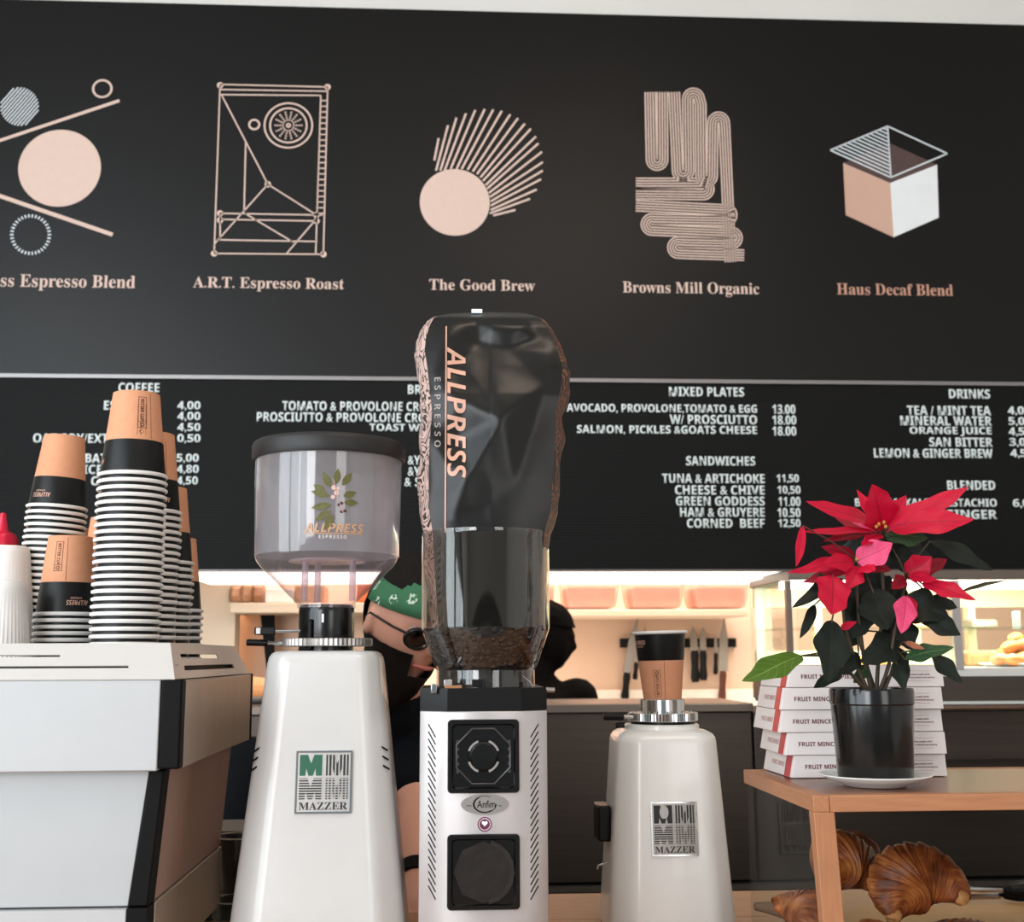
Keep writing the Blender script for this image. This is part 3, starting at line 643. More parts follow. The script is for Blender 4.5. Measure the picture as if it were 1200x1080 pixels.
b = NB(); box(b, xb1-.012, xb1+.001, YM+.05, yb_, ZT+.05, z3-.002); obj('base_side_panel', b, M_mbeige, em, bevel=.001)
b = NB(); box(b, xLm, xb1-.013, YM+.05, yb_, ZT+.05, z3-.002); obj('base_housing', b, M_blackm, em)
for x_, y_ in ((xb1-.05, YM+.07), (xb1-.05, yb_-.05), (xLm+.05, YM+.07), (xLm+.05, yb_-.05)):
    b = NB(); lathe(b, [(.022, ZT), (.022, ZT+.02), (.016, ZT+.05)], (x_, y_, 0), 16, True); obj('foot', b, M_black, em)

# ------------------------------------------------------------------ paper cups
M_kraft = mat('kraft_paper', '#d39672', .75, col2='#c78863', scale=120, bump=.05)
M_band = mat('black_cup_band', '#0b0b0b', .42, col2='#0e0e0e', scale=60, spec=.25)
M_cuprim = mat('white_cup_paper', '#e9e6e2', .45, col2='#e0dcd8', scale=60)
M_inkbr = mat('brown_ink', '#5c3220', .7)
CH, CRIM, CBASE = .113, .0445, .0300
def crad(z): return CBASE+(CRIM-.0025-CBASE)*z/CH       # z measured from the base
def build_cup(root, sgn, decal=None):
    """sgn=+1 upright (base at 0), -1 inverted (rim at 0)"""
    Z = (lambda z: z) if sgn > 0 else (lambda z: CH-z)
    mk = .066
    b = NB(); lathe(b, [(crad(0)-.002, Z(.004)), (crad(0)-.001, Z(0)), (crad(0), Z(.0005)), (crad(mk), Z(mk))], seg=36)
    lathe(b, [(0.0, Z(.005)), (crad(0)-.0018, Z(.004))], seg=36)
    obj('kraft_wall', b, M_kraft, root, world=False)
    b = NB(); lathe(b, [(crad(mk), Z(mk)), (crad(mk+.001)+.0002, Z(mk+.0008)), (crad(CH-.003), Z(CH-.003))], seg=36); obj('black_band', b, M_band, root, world=False)
    b = NB(); lathe(b, [(crad(CH-.004), Z(CH-.0054)), (CRIM-.0007, Z(CH-.0046)), (CRIM+.0004, Z(CH-.0034)), (CRIM+.0004, Z(CH-.0018)), (CRIM-.0006, Z(CH-.0003)), (CRIM-.002, Z(CH)), (CRIM-.0036, Z(CH-.002)), (crad(.01)-.001, Z(.006)), (0.0, Z(.006))], seg=36)
    obj('rim', b, M_cuprim, root, world=False)
    if decal is None: return
    la, sa = decal       # angles (rad) of logo centre and stamp centre, 0 = facing the camera
    flip = sgn < 0
    def put(bm, ang, zc_, off=.0004):
        for v in bm.verts:
            x, z = v.co.x, v.co.z
            if flip: x, z = -x, -z
            zz = zc_+(z)
            r = crad(CH-zz if flip else zz); v.co = Vector((x, v.co.y, zz))
        R0 = crad(CH-zc_ if flip else zc_)
        for v in bm.verts:
            zz = v.co.z; r = crad(CH-zz if flip else zz)+off; a = ang+v.co.x/R0
            v.co = (r*math.sin(a), -r*math.cos(a), zz)
        return bm
    if la is not None:
        bm, _ = text_bm('ALLPRESS', SANSBI)
        for v in bm.verts: v.co = ((v.co.x-.5)*.031, 0, (v.co.y-.5)*.0068)
        obj('logo', put(subdiv(bm, .006), la, .018 if flip else CH-.018), M_cop, root, world=False, smooth=0)
        b = NB(); bm, _ = text_bm('ESPRESSO', SANSB, space=1.2)
        for v in bm.verts: v.co = ((v.co.x-.5)*.016+.002, 0, (v.co.y-.5)*.0026-.0065)
        obj('logo', put(subdiv(bm, .006), la, .018 if flip else CH-.018), M_cop, root, world=False, smooth=0)
    if sa is not None:
        zc_ = (CH-.030) if flip else .030
        b = NB()
        def fr(x0, x1, z0, z1):
            for a, c, d, e in ((x0, x1, z0, z0+.0006), (x0, x1, z1-.0006, z1), (x0, x0+.0006, z0, z1), (x1-.0006, x1, z0, z1)):
                v = [b.verts.new(q) for q in ((a, 0, d), (c, 0, d), (c, 0, e), (a, 0, e))]; b.faces.new(v)
        fr(-.0055, .0055, -.021, .021); fr(-.0055, .0055, .012, .021)
        subdiv(b, .006); obj('stamp', put(b, sa, zc_), M_inkbr, root, world=False, smooth=0)
        bm, _ = text_bm('BETTER CUP', SANSB)
        for v in bm.verts: x, y = v.co.x, v.co.y; v.co = ((.5-y)*.0045, 0, (x-.6)*.030)
        obj('stamp', put(subdiv(bm, .006), sa, zc_), M_inkbr, root, world=False, smooth=0)
        bm = NB(); disc(bm, (0, .0165), .0028, 0, .00001, 16, .0016)
        obj('stamp', put(bm, sa, zc_), M_inkbr, root, world=False, smooth=0)
    # seam of the paper wrap
    if sa is not None:
        b = NB()
        for k in range(5):
            a_, c_ = .004+k*.012, .004+(k+1)*.012
            v = [b.verts.new(q) for q in ((.0115, 0, a_), (.0120, 0, a_), (.0120, 0, c_), (.0115, 0, c_))]; b.faces.new(v)
        for v in b.verts:
            zz = v.co.z; r = crad(zz)+.0003; a = sa+v.co.x/.034; v.co = (r*math.sin(a), -r*math.cos(a), CH-zz if flip else zz)
        obj('seam', b, M_inkbr, root, world=False, smooth=0)
ORD = ['', 'second', 'third', 'fourth', 'fifth', 'sixth', 'seventh', 'eighth', 'ninth', 'tenth', 'eleventh', 'twelfth', 'thirteenth', 'fourteenth', 'fifteenth', 'sixteenth', 'seventeenth', 'eighteenth', 'nineteenth', 'twentieth',
       'twenty-first', 'twenty-second', 'twenty-third', 'twenty-fourth', 'twenty-fifth', 'twenty-sixth', 'twenty-seventh', 'twenty-eighth', 'twenty-ninth', 'thirtieth', 'thirty-first', 'thirty-second', 'thirty-third']
proto = None
def cup_stack(pxc, pyt, Y, lean, decal, where, pitch=.0096):
    """pxc,pyt: pixel of the top cup's (upturned) base centre; lean: x shift per metre upwards"""
    global proto
    top = P(pxc, pyt, Y); zt_rim = top.z-CH
    n = int(round((zt_rim-z_tray)/pitch))+1; pitch_ = (zt_rim-z_tray)/(n-1) if n > 1 else pitch
    for i in range(n):
        z = zt_rim-i*pitch_; x = top.x-(top.z-z-CH)*lean
        loc = (x+random.uniform(-.0006, .0006), Y+random.uniform(-.0006, .0006), z)
        lab = ('top upside-down kraft paper cup of the %s' % where) if i == 0 else '%s paper cup from top of the %s' % (ORD[i], where)
        if i == 0 or proto is None:
            t = thing('paper_cup', lab, 'cup', loc, (0, math.atan(lean), 0), 'paper cups in the '+where)
            build_cup(t, -1, decal)
            if i == 0: continue
            proto = t
        else:
            t = proto.copy(); COL.objects.link(t); t.location = loc; t.rotation_euler = (0, math.atan(lean), 0); t['label'] = lab; t['group'] = 'paper cups in the '+where
            for ch in list(proto.children):
                c = ch.copy(); COL.objects.link(c); c.parent = t
cup_stack(160, 462, 1.58, .0, (-1.25, .50), 'tallest stack in front')
cup_stack(83, 629, 1.74, .0, (.65, -.15), 'short front stack')
cup_stack(72, 512, 1.85, .05, (-.35, None), 'leaning stack at left')
cup_stack(179, 509, 1.67, .0, (.6, None), 'stack just behind the tallest')
cup_stack(194.5, 572, 1.762, .0, (None, None), 'third stack behind the tallest')
cup_stack(206.5, 631, 1.857, .0, (None, None), 'rearmost stack at the right')
cup_stack(131, 607, 1.825, .0, (None, None), 'stack hidden between tallest and short ones')
cup_stack(101, 621, 1.92, .0, (None, None), 'farthest stack beside the leaning one')
# white rippled cups and the sauce bottle at the left edge
def ripple(px, pyt, Y, lab, rt, h):
    top = P(px, pyt, Y); n = 90
    t = thing('ripple_cup', lab, 'cup', (top.x, Y, z_tray), group='white ripple cups at the left edge')
    hh = top.z-z_tray; rb = rt+hh*.10
    rr = []
    for z, r, amp in ((0, rb+.002, 0), (.004, rb+.002, 0), (.006, rb, 1), (hh-.012, rt+.001, 1), (hh-.006, rt, 0), (hh-.001, rt-.002, 0), (hh, rt-.005, 0)):
        rr.append([((r+amp*.0005*math.cos(PI*i))*math.cos(2*PI*i/n), (r+amp*.0005*math.cos(PI*i))*math.sin(2*PI*i/n), z) for i in range(n)])
    b = NB(); rings(b, rr); obj('rippled_wall', b, M_cuprim, t, world=False)
ripple(3, 680, 1.66, 'white rippled cup upside down at the bottom left edge, the shorter', .030, .06)
ripple(8, 640, 1.80, 'white rippled cup upside down at the left edge, taller, in front of the red bottle', .032, .1)
bt = P(4, 600, 1.92); t = thing('sauce_bottle', 'squeeze bottle with a red pointed nozzle cap behind the white rippled cups', 'bottle', (bt.x, 1.92, z_tray))
s_ = S(1.92); h_ = bt.z-z_tray
b = NB(); lathe(b, [(0, 0), (.028, 0), (.03, .004), (.03, h_-.075), (.024, h_-.060)], seg=28); obj('bottle', b, M_white, t, world=False)
b = NB(); lathe(b, [(.024, h_-.062), (.025, h_-.060), (.025, h_-.045), (.021, h_-.036), (.010, h_-.030), (.006, h_-.012), (.0045, h_-.002), (0, h_)], seg=28); obj('nozzle_cap', b, mat('red_plastic', '#cf1238', .3), t, world=False)

# ------------------------------------------------------------------ white grinders with badges
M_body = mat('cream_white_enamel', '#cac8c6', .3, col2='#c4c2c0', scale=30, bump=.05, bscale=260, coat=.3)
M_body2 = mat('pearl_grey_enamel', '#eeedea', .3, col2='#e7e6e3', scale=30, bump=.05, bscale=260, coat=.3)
def oct_ring(cx, cy, z, w, a, k=1.0, rnd=.0):
    """octagon with half width w, front flat half a, corners softened"""
    pts = [(a, -w), (w, -a), (w, a), (a, w), (-a, w), (-w, a), (-w, -a), (-a, -w)]
    out = []
    n = len(pts)
    for i in range(n):
        p, q, r = Vector(pts[i-1]), Vector(pts[i]), Vector(pts[(i+1) % n])
        d0 = min(.012, (p-q).length*.3); d1 = min(.012, (r-q).length*.3)
        A = q+(p-q).normalized()*d0; B = q+(r-q).normalized()*d1
        for t in (0, .33, .67, 1):
            out.append(A*(1-t)**2+q*2*t*(1-t)+B*t*t)
    return [(cx+v.x*k, cy+v.y*k, z) for v in out]
def badge(parent, c, wd, hg, y, tilt, green, face):
    """square badge of four M letters; c=(x,z) centre, y front surface; tilt: lean back per metre"""
    def L(u, v, o=0): return Vector((c[0]+(u-.5)*wd, y-o+((v-.5)*hg)*tilt, c[1]+(v-.5)*hg))
    nrm = (0, -1, 0)
    def pp(b, pts, o, th): poly(b, [L(u, v, o) for u, v in pts], th, nrm)
    bd = thing('badge', None, None, (c[0], y, c[1])); bd.parent = parent; bd.location = Vector((c[0], y, c[1]))-wloc(parent)
    b = NB(); pp(b, [(0, .03), (.03, 0), (.97, 0), (1, .03), (1, .97), (.97, 1), (.03, 1), (0, .97)], 0, .0018); obj('plate', b, M_silver, bd)
    b = NB()
    for q in (((0, 0), (1, 0), (.97, .03), (.03, .03)), ((1, 0), (1, 1), (.97, .97), (.97, .03)), ((1, 1), (0, 1), (.03, .97), (.97, .97)), ((0, 1), (0, 0), (.03, .03), (.03, .97))): pp(b, q, .0018, .001)
    obj('border', b, M_chrome, bd, kind=None)
    Mp = [(0, 0), (0, 1), (.36, 1), (.5, .58), (.64, 1), (1, 1), (1, 0), (.74, 0), (.70, .34), (.60, 0), (.40, 0), (.30, .34), (.26, 0)]
    def cell(u0, v0, s=.40): return lambda p: (u0+p[0]*s, v0+p[1]*s*.84)
    C = [cell(.065, .60), cell(.535, .60), cell(.065, .225), cell(.535, .225)]
    for i, f in enumerate(C):
        b = NB(); pp(b, [f(p) for p in Mp], .0018, .0004)
        obj('letter', b, mat('green_enamel', '#0c5a40', .35) if (green and i == 0) else mat('black_enamel', '#161817', .4), bd, smooth=0)
        b = NB()
        if i in (1, 3):
            for k in range(6): x = .085+k*.157; pp(b, [f((x, 0)), f((x+.055, 0)), f((x+.055, 1)), f((x, 1))], .0023, .0002)
        if i in (2, 3):
            for k in range(8): z = .06+k*.122; pp(b, [f((0, z)), f((1, z)), f((1, z+.05)), f((0, z+.05))], .0023, .0002)
        if i: obj('stripes', b, M_silver, bd, smooth=0)
        else: b.free()
    if not green:
        b = NB(); f = C[0]; pp(b, [f((.52+.2*math.cos(a)+(.08 if math.cos(a) > 0 else 0), .62+.36*math.sin(a))) for a in [2*PI*i/20 for i in range(20)]], .0022, .0004); obj('bean_mark', b, M_silver, bd, smooth=0)
    bm, _ = text_bm('MAZZER', SERIF)
    for v in bm.verts: v.co = L(.07+.86*v.co.x, .06+.12*v.co.y, .0022)
    obj('lettering', thicken(bm, nrm, .0002), mat('black_enamel', '#161817', .4), bd, smooth=0)

# front left grinder
Y1 = 1.66
g1 = thing('coffee_grinder', 'tall white tapered coffee grinder with a clear funnel hopper and green-lettered badge', 'coffee grinder', (P(383, 900, Y1).x, Y1, ZT))
c1x = P(381.5, 900, Y1).x
zt1 = P(380, 763, Y1).z
s1 = S(1.58)
wt, wb_ = .0735, .0735+(.0262)*( (zt1-ZT)/.35)+.016
wb_ = .119
def b1(z):
    t = (z-ZT)/(zt1-ZT); return wb_+(wt-wb_)*t, .084+(.052-.084)*t
rr = []
for z, k in ((ZT+.004, .985), (ZT+.010, 1), (ZT+.12, 1), (ZT+.24, 1), (zt1-.016, 1), (zt1-.008, .985), (zt1-.003, .95), (zt1, .88), (zt1+.001, .5)):
    w_, a_ = b1(min(z, zt1)); rr.append(oct_ring(c1x, Y1, z, w_, a_, k))
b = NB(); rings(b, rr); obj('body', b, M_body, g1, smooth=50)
b = NB(); box(b, c1x-.09, c1x+.09, Y1-.09, Y1+.09, ZT, ZT+.006); obj('rubber_base', b, M_black, g1)
zbd = P(379.5, 917.5, 1.55).z; w_, a_ = b1(zbd)
tl = (wb_-wt)/(zt1-ZT)
badge(g1, (P(379.5, 917, Y1-w_).x, zbd), 64*S(Y1-w_), 69*S(Y1-w_), Y1-w_-.0002, tl, True, None)
for sg in (-1, 1):                                 # vent slits on the side facets
    for k in range(3):
        z = P(379, 873+k*10.5, Y1).z; b = NB(); q_ = []
        for t_, dz in ((.66, .0035), (.93, -.0015), (.93, -.0040), (.66, .0010)):
            w_, a_ = b1(z+dz); e_ = a_+(w_-a_)*t_; q_.append((c1x+sg*(e_+.0004), Y1-w_+(w_-a_)*t_-.0004, z+dz))
        poly(b, q_, .0008, (sg*.707, -.707, 0))
        obj('vent_slit', b, M_blackm, g1)
# collar, ring, levers
cc = P(382.5, 735, Y1); s_ = S(Y1)
zc0, zc1 = zt1, P(382, 709, Y1).z
rc = 32.5*s_
b = NB(); lathe(b, [(rc*.98, zc0), (rc*.98, zc0+.006), (rc, zc0+.008), (rc, zc1-.012), (rc*.99, zc1-.004), (rc*.93, zc1)], (cc.x, Y1, 0), 40, True); obj('collar', b, mat('gloss_black', '#0f0f0f', .22), g1)
b = NB(); rv = P(364, 730, Y1); box(b, cc.x-rc*.55, cc.x-rc*.40, Y1-rc*1.03, Y1-rc*.8, zc0, zc1-.02); obj('collar_rib', b, M_black, g1, bevel=.002)
b = NB(); box(b, P(377, 724, Y1-rc).x, P(379.5, 724, Y1-rc).x, Y1-rc-.0008, Y1-rc+.003, P(377, 729, Y1-rc).z, P(377, 719, Y1-rc).z); obj('index_mark', b, M_letter, g1)
zr0, zr1 = P(385, 758, Y1).z, P(385, 748, Y1).z; rk = 53*s_
def knurl(cx, cy, z0, z1, r, n=64, dp=.0014, r0=0):
    b = NB(); q = []
    for z, k in ((z0, -.001), (z0+.001, 0), (z1-.001, 0), (z1, -.001)):
        q.append([(cx+(r+k-(dp if i % 2 else 0))*math.cos(PI*i/n), cy+(r+k-(dp if i % 2 else 0))*math.sin(PI*i/n), z) for i in range(2*n)])
    rings(b, q); return b
obj('adjusting_ring', knurl(cc.x+.001, Y1, zr0+.001, zr1, rk, 60), M_silver, g1, smooth=20)
def rod(p0, p1, y, r): 
    b = NB(); tube(b, [P(*p0, y), P(*p1, y)], r, 12); return b
obj('lever_rod', rod((350, 753.5), (312, 753.5), Y1-.02, .0026), M_chrome, g1)
obj('lever_grip', rod((314, 753), (289, 752.5), Y1-.02, .0046), M_black, g1, bevel=.001)
obj('lever_rod', rod((352, 739), (318, 739.5), Y1-.03, .002), M_chrome, g1)
b = NB(); pbox(b, 298, 734.5, 322, 743.5, Y1-.036, Y1-.02); obj('lever_grip', b, M_black, g1, bevel=.0015)
b = NB(); pbox(b, 300, 735.5, 305, 742.5, Y1-.037, Y1-.0355); obj('lever_cap', b, M_silver, g1)
# hopper
M_hop = clear('hazed_clear_plastic', (.95, .92, .94), .06, haze=.26, hazecol=(.97, .94, .98), fr=1.5, gmul=2.2)  # lavender haze brightens the clear cylinder in place of reflected light
M_hopc = clear('clear_cone_plastic', (.97, .92, .92), .05, haze=.10, hazecol=(.97, .86, .84), fr=1.5, gmul=1.5)  # pink tint puts the warm kitchen seen through it into the cone colour
M_hopin = clear('inner_clear_plastic', (.80, .76, .80), .08, haze=.30, hazecol=(.85, .8, .86))
hx = P(384.5, 600, Y1).x; R1 = 86.5*S(Y1)
zh = [P(384, y, Y1).z for y in (541, 652, 664, 709)]
rn = 34*S(Y1)
prof = [(R1*1.0, zh[0]), (R1, zh[0]-.03), (R1*.975, zh[1]), (R1*.955, zh[1]-.006), (R1*.90, zh[2]), (rn, zh[3]+.002), (rn, zh[3]-.004)]
b = NB(); lathe(b, prof, (hx, Y1, 0), 64, mis=[0, 0, 1, 1, 1, 1]); obj('hopper', b, [M_hop, M_hopc], g1, smooth=25)
b = NB(); lathe(b, [(r-.003, z) for r, z in prof], (hx, Y1, 0), 64)
obj('hopper_inner_wall', b, clear('inner_wall_plastic', (.95, .93, .95), .1, fr=1.2), g1, smooth=25)
zl0, zl1 = P(384, 541, Y1).z, P(384, 522, Y1).z+.001
b = NB(); rl = 91*S(Y1)
lathe(b, [(R1-.006, zl0), (rl*.985, zl0-.001), (rl, zl0+.003), (rl, zl1-.006), (rl*.985, zl1-.002), (rl*.96, zl1), (rl*.9, zl1-.002), (0, zl1-.002)], (hx, Y1, 0), 64)
lathe(b, [(0, zl0), (R1-.006, zl0)], (hx, Y1, 0), 64)
obj('lid', b, mat('dark_grey_lid', '#1d1b1b', .5, col2='#232121', scale=50, spec=.4), g1)
for px in (357, 372, 413):
    p = P(px, 690, Y1-.02 if px != 372 else Y1+.02); b = NB(); lathe(b, [(.0045, P(px, 705, Y1).z), (.0045, zh[1]-.004)], (p.x, p.y, 0), 16); obj('inner_post', b, M_hopin, g1)
b = NB(); lathe(b, [(0, zh[1]-.002), (R1*.5, zh[1]-.005), (R1*.52, zh[1]-.008), (0, zh[1]-.007)], (hx, Y1, 0), 48); obj('inner_disc', b, M_hopin, g1)
# decal
def hopdecal(bm, pxc, pyc):
    """bm in metres x,z around the decal centre"""
    q = P(pxc, pyc, Y1-R1)
    a0 = math.asin((q.x-hx)/R1)
    for v in bm.verts:
        a = a0+v.co.x/R1; rr_ = R1+.0006-v.co.y; v.co = (hx+rr_*math.sin(a), Y1-rr_*math.cos(a), q.z+v.co.z)
    return bm
sh = S(Y1-R1)
bm, _ = text_bm('ALLPRESS', SANSBI)
for v in bm.verts: v.co = ((v.co.x-.5)*71*sh, 0, (v.co.y-.5)*10.5*sh)
M_gold = mat('tan_gold_print', '#c69a72', .5, col2='#b88a62')
obj('decal_lettering', hopdecal(subdiv(bm, .008), 392, 618), M_gold, g1, smooth=0)
bm, _ = text_bm('ESPRESSO', SANSB, space=1.25)
for v in bm.verts: v.co = ((v.co.x-.5)*33*sh, 0, (v.co.y-.5)*4.2*sh)
obj('decal_lettering', hopdecal(subdiv(bm, .008), 390, 628.5), mat('pale_grey_print', '#cfc4be', .5), g1, smooth=0)
b = NB(); poly(b, [(x*sh, 0, z*sh) for x, z in ((-38, -.6), (34, -.6), (34, .5), (-38, .5))], .00005); subdiv(b, .008)
obj('decal_line', hopdecal(b, 392, 624.5), M_gold, g1, smooth=0)
M_sprig = mat('olive_leaf_print', '#6d6a30', .6, col2='#3e3f1d', scale=400)
for (x, y, a, l) in ((383, 565, 115, 18), (390, 561, 85, 17), (397, 562, 55, 17), (382, 575, 165, 20), (384, 585, 190, 21), (383, 592, 215, 19), (398, 575, 20, 15), (399, 582, 0, 15), (386, 596, 245, 19), (376, 569, 150, 13)):
    b = NB(); n = 8; A = math.radians(a); pts = []
    for sg in (1, -1):
        for i in (range(n+1) if sg > 0 else range(n-1, 0, -1)):
            t = i/n; wv = math.sin(PI*t**.85)*3.6*sg; pts.append((math.cos(A)*l*1.15*t-math.sin(A)*wv*1.2, math.sin(A)*l*1.15*t+math.cos(A)*wv*1.2))
    poly(b, [(px*sh, 0, pz*sh) for px, pz in pts], .00005)
    obj('decal_leaf', hopdecal(b, x+4, y+6), M_sprig, g1, smooth=0)
b = NB(); tube(b, [(x*sh, 0, z*sh) for x, z in ((-2, 20), (1, 8), (4, -4), (10, -20))], .0005, 5); obj('decal_stem', hopdecal(b, 392, 580), mat('pink_stem_print', '#c79a92', .6), g1)
for i, (x, y, r) in enumerate(((391, 571, 3), (394, 577, 3.2), (390, 582, 2.6), (396, 572, 2.2))):
    b = NB(); disc(b, (0, 0), r*sh, 0, .00008, 10); obj('decal_blossom', hopdecal(b, x, y), mat('pale_pink_print', '#d8b4ac', .6), g1, smooth=0)
for i, (x, y) in enumerate(((400, 589), (404, 598), (400, 599), (397, 591))):
    b = NB(); disc(b, (0, 0), 1.9*sh, 0, .00008, 10); obj('decal_berry', hopdecal(b, x, y), mat('dark_red_print', '#4d1a1c', .6), g1, smooth=0)

# right grinder
Y3 = 1.95
c3x = P(777.5, 950, Y3).x; s_ = S(Y3)
g3 = thing('coffee_grinder', 'shorter silvery white grinder without a hopper, a paper cup standing in its chrome ring', 'coffee grinder', (c3x, Y3, ZT))
zt3 = P(778, 848, Y3).z; zs3 = P(778, 864, Y3).z
wS = 59*S(Y3-.06); wB = .099
def b3(z):
    t = (z-ZT)/(zs3-ZT); return wB+(wS-wB)*t, .062+(.052-.062)*t
rr = []
for z, k in ((ZT+.004, .985), (ZT+.01, 1), (ZT+.1, 1), (ZT+.2, 1), (zs3-.004, 1), (zs3+.003, .985), (zs3+.009, .93), (zs3+.013, .84), (zs3+.015, .76)):
    w_, a_ = b3(min(z, zs3)); rr.append(oct_ring(c3x, Y3, z, w_, a_, k))
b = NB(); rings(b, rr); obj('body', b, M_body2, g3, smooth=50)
b = NB(); lathe(b, [(.060, zs3+.010), (.060, zt3-.001), (.057, zt3+.001)], (c3x, Y3, 0), 48, True); obj('neck', b, M_body2, g3)
b = NB(); box(b, c3x-.085, c3x+.085, Y3-.085, Y3+.085, ZT, ZT+.006); obj('rubber_base', b, M_black, g3)
zbd = P(790, 972, Y3-.1).z; w_, a_ = b3(zbd)
badge(g3, (P(790, 972, Y3-w_).x, zbd), 54*S(Y3-w_), 60*S(Y3-w_), Y3-w_-.0002, (wB-wS)/(zs3-ZT), False, None)
rx = P(776.5, 840, Y3).x
zf0, zf1 = P(776, 846, Y3-.05).z, P(776, 836, Y3-.05).z
b = NB(); lathe(b, [(.040, zt3-.001), (.052, zt3), (.052, zf0)], (rx, Y3, 0), 40, True); obj('gasket', b, M_black, g3)
obj('adjusting_ring', knurl(rx, Y3, zf0, zf1, 41*s_, 70), M_chrome, g3, smooth=20)
zk = P(776, 819.5, Y3-.03).z
b = NB(); lathe(b, [(26.5*s_, zf1-.001), (26.5*s_, zk-.001), (25.8*s_, zk), (24.4*s_, zk), (24*s_, zf1+.0155), (.0, zf1+.015)], (rx, Y3, 0), 48); obj('chrome_throat', b, M_chrome, g3)
b = NB(); 
for k in range(12):
    a = 2*PI*k/12+.1; ball(b, (rx+34*s_*math.cos(a), Y3+34*s_*math.sin(a), zf1), .003, seg=8)
obj('ring_screws', b, M_silver, g3, kind='stuff')
obj('knob', rod((707, 839.5), (731, 839.5), Y3-.03, .0058), M_black, g3, bevel=.001)
obj('knob_stem', rod((730, 839.5), (742, 840), Y3-.03, .0035), M_silver, g3)
b = NB(); pbox(b, 722, 846, 732, 853, Y3-.03, Y3-.02); obj('latch', b, M_black, g3, bevel=.001)
b = NB(); pbox(b, 701, 944, 716, 986, Y3-.03, Y3+.03); obj('side_fork', b, M_black, g3, bevel=.003)
b = NB(); tube(b, [P(712, 1010, Y3), P(701, 1014, Y3), P(700, 1018, Y3)], .0015, 8); obj('fork_wire', b, M_chrome, g3)
# cup standing in the ring
t = thing('paper_cup', 'single upright kraft and black paper cup standing in the right grinder chrome ring', 'cup', (rx+.0008, Y3, zf1+.0165), (0, math.radians(-1.3), 0))
build_cup(t, 1, (-1.18, -.38))

# ------------------------------------------------------------------ silver grinder with the coffee bag
Y2 = 1.62; s_ = S(Y2)
c2x = P(567, 900, 1.55).x
g2 = thing('coffee_grinder', 'silver boxy grinder with two black fan covers and a coffee bag tipped in its hopper', 'coffee grinder', (c2x, Y2, ZT))
M_g2 = mat('silver_grey_paint', '#bdb7b6', .36, .35, col2='#b4aead', scale=60, bump=.03, bscale=300)
yf = 1.535; zt2 = P(567, 833, yf).z
hw = 74*S(yf+.02); fw = 43*S(yf)
def sec(z, k=1.0): return [(c2x+x*k, y, z) for x, y in ((-fw, yf), (fw, yf), (hw, yf+.022), (hw, yf+.18), (hw-.02, yf+.20), (-hw+.02, yf+.20), (-hw, yf+.18), (-hw, yf+.022))]
b = NB(); rings(b, [sec(ZT+.012), sec(zt2)]); obj('body', b, M_g2, g2, bevel=.0015)
b = NB(); box(b, c2x-hw+.01, c2x+hw-.01, yf+.01, yf+.19, ZT, ZT+.012); obj('base', b, M_black, g2)
z805 = P(567, 806, yf).z
b = NB(); rings(b, [sec(zt2), sec(zt2+.004, 1), sec(z805-.003, 1.0), sec(z805, .97)]); obj('top_block', b, M_black, g2, smooth=20)
for sg in (-1, 1):
    for k in range(23):
        yy = 848.5+k*8.62
        xi, xo = (510.5, 502) if sg < 0 else (621.5, 631)
        pts = []
        def onf(px, py):
            q = P(px, py, yf+.011); xx = q.x-c2x
            return Vector((q.x, yf+(abs(xx)-fw)/(hw-fw)*.022, q.z))
        A = onf(xo, yy) if sg < 0 else onf(xi, yy+15); B = onf(xi, yy+15) if sg < 0 else onf(xo, yy)
        n = Vector((sg*.022, -(hw-fw), 0)).normalized(); d = (B-A).normalized(); u = n.cross(d)*.00075
        b = NB(); poly(b, [A+u, B+u, B-u, A-u], .0004, n); obj('vent_slot', b, M_blackm, g2, smooth=0)
def rsq(cx, cz, h, r, n=6):
    pts = []
    for qx, qz, a0 in ((1, 1, 0), (-1, 1, 90), (-1, -1, 180), (1, -1, 270)):
        for i in range(n+1):
            a = math.radians(a0+90*i/n); pts.append((cx+qx*(h-r)+r*math.cos(a), cz+qz*(h-r)+r*math.sin(a)))
    return pts
M_fan = mat('glossy_fan_black', '#0b0a0a', .2)
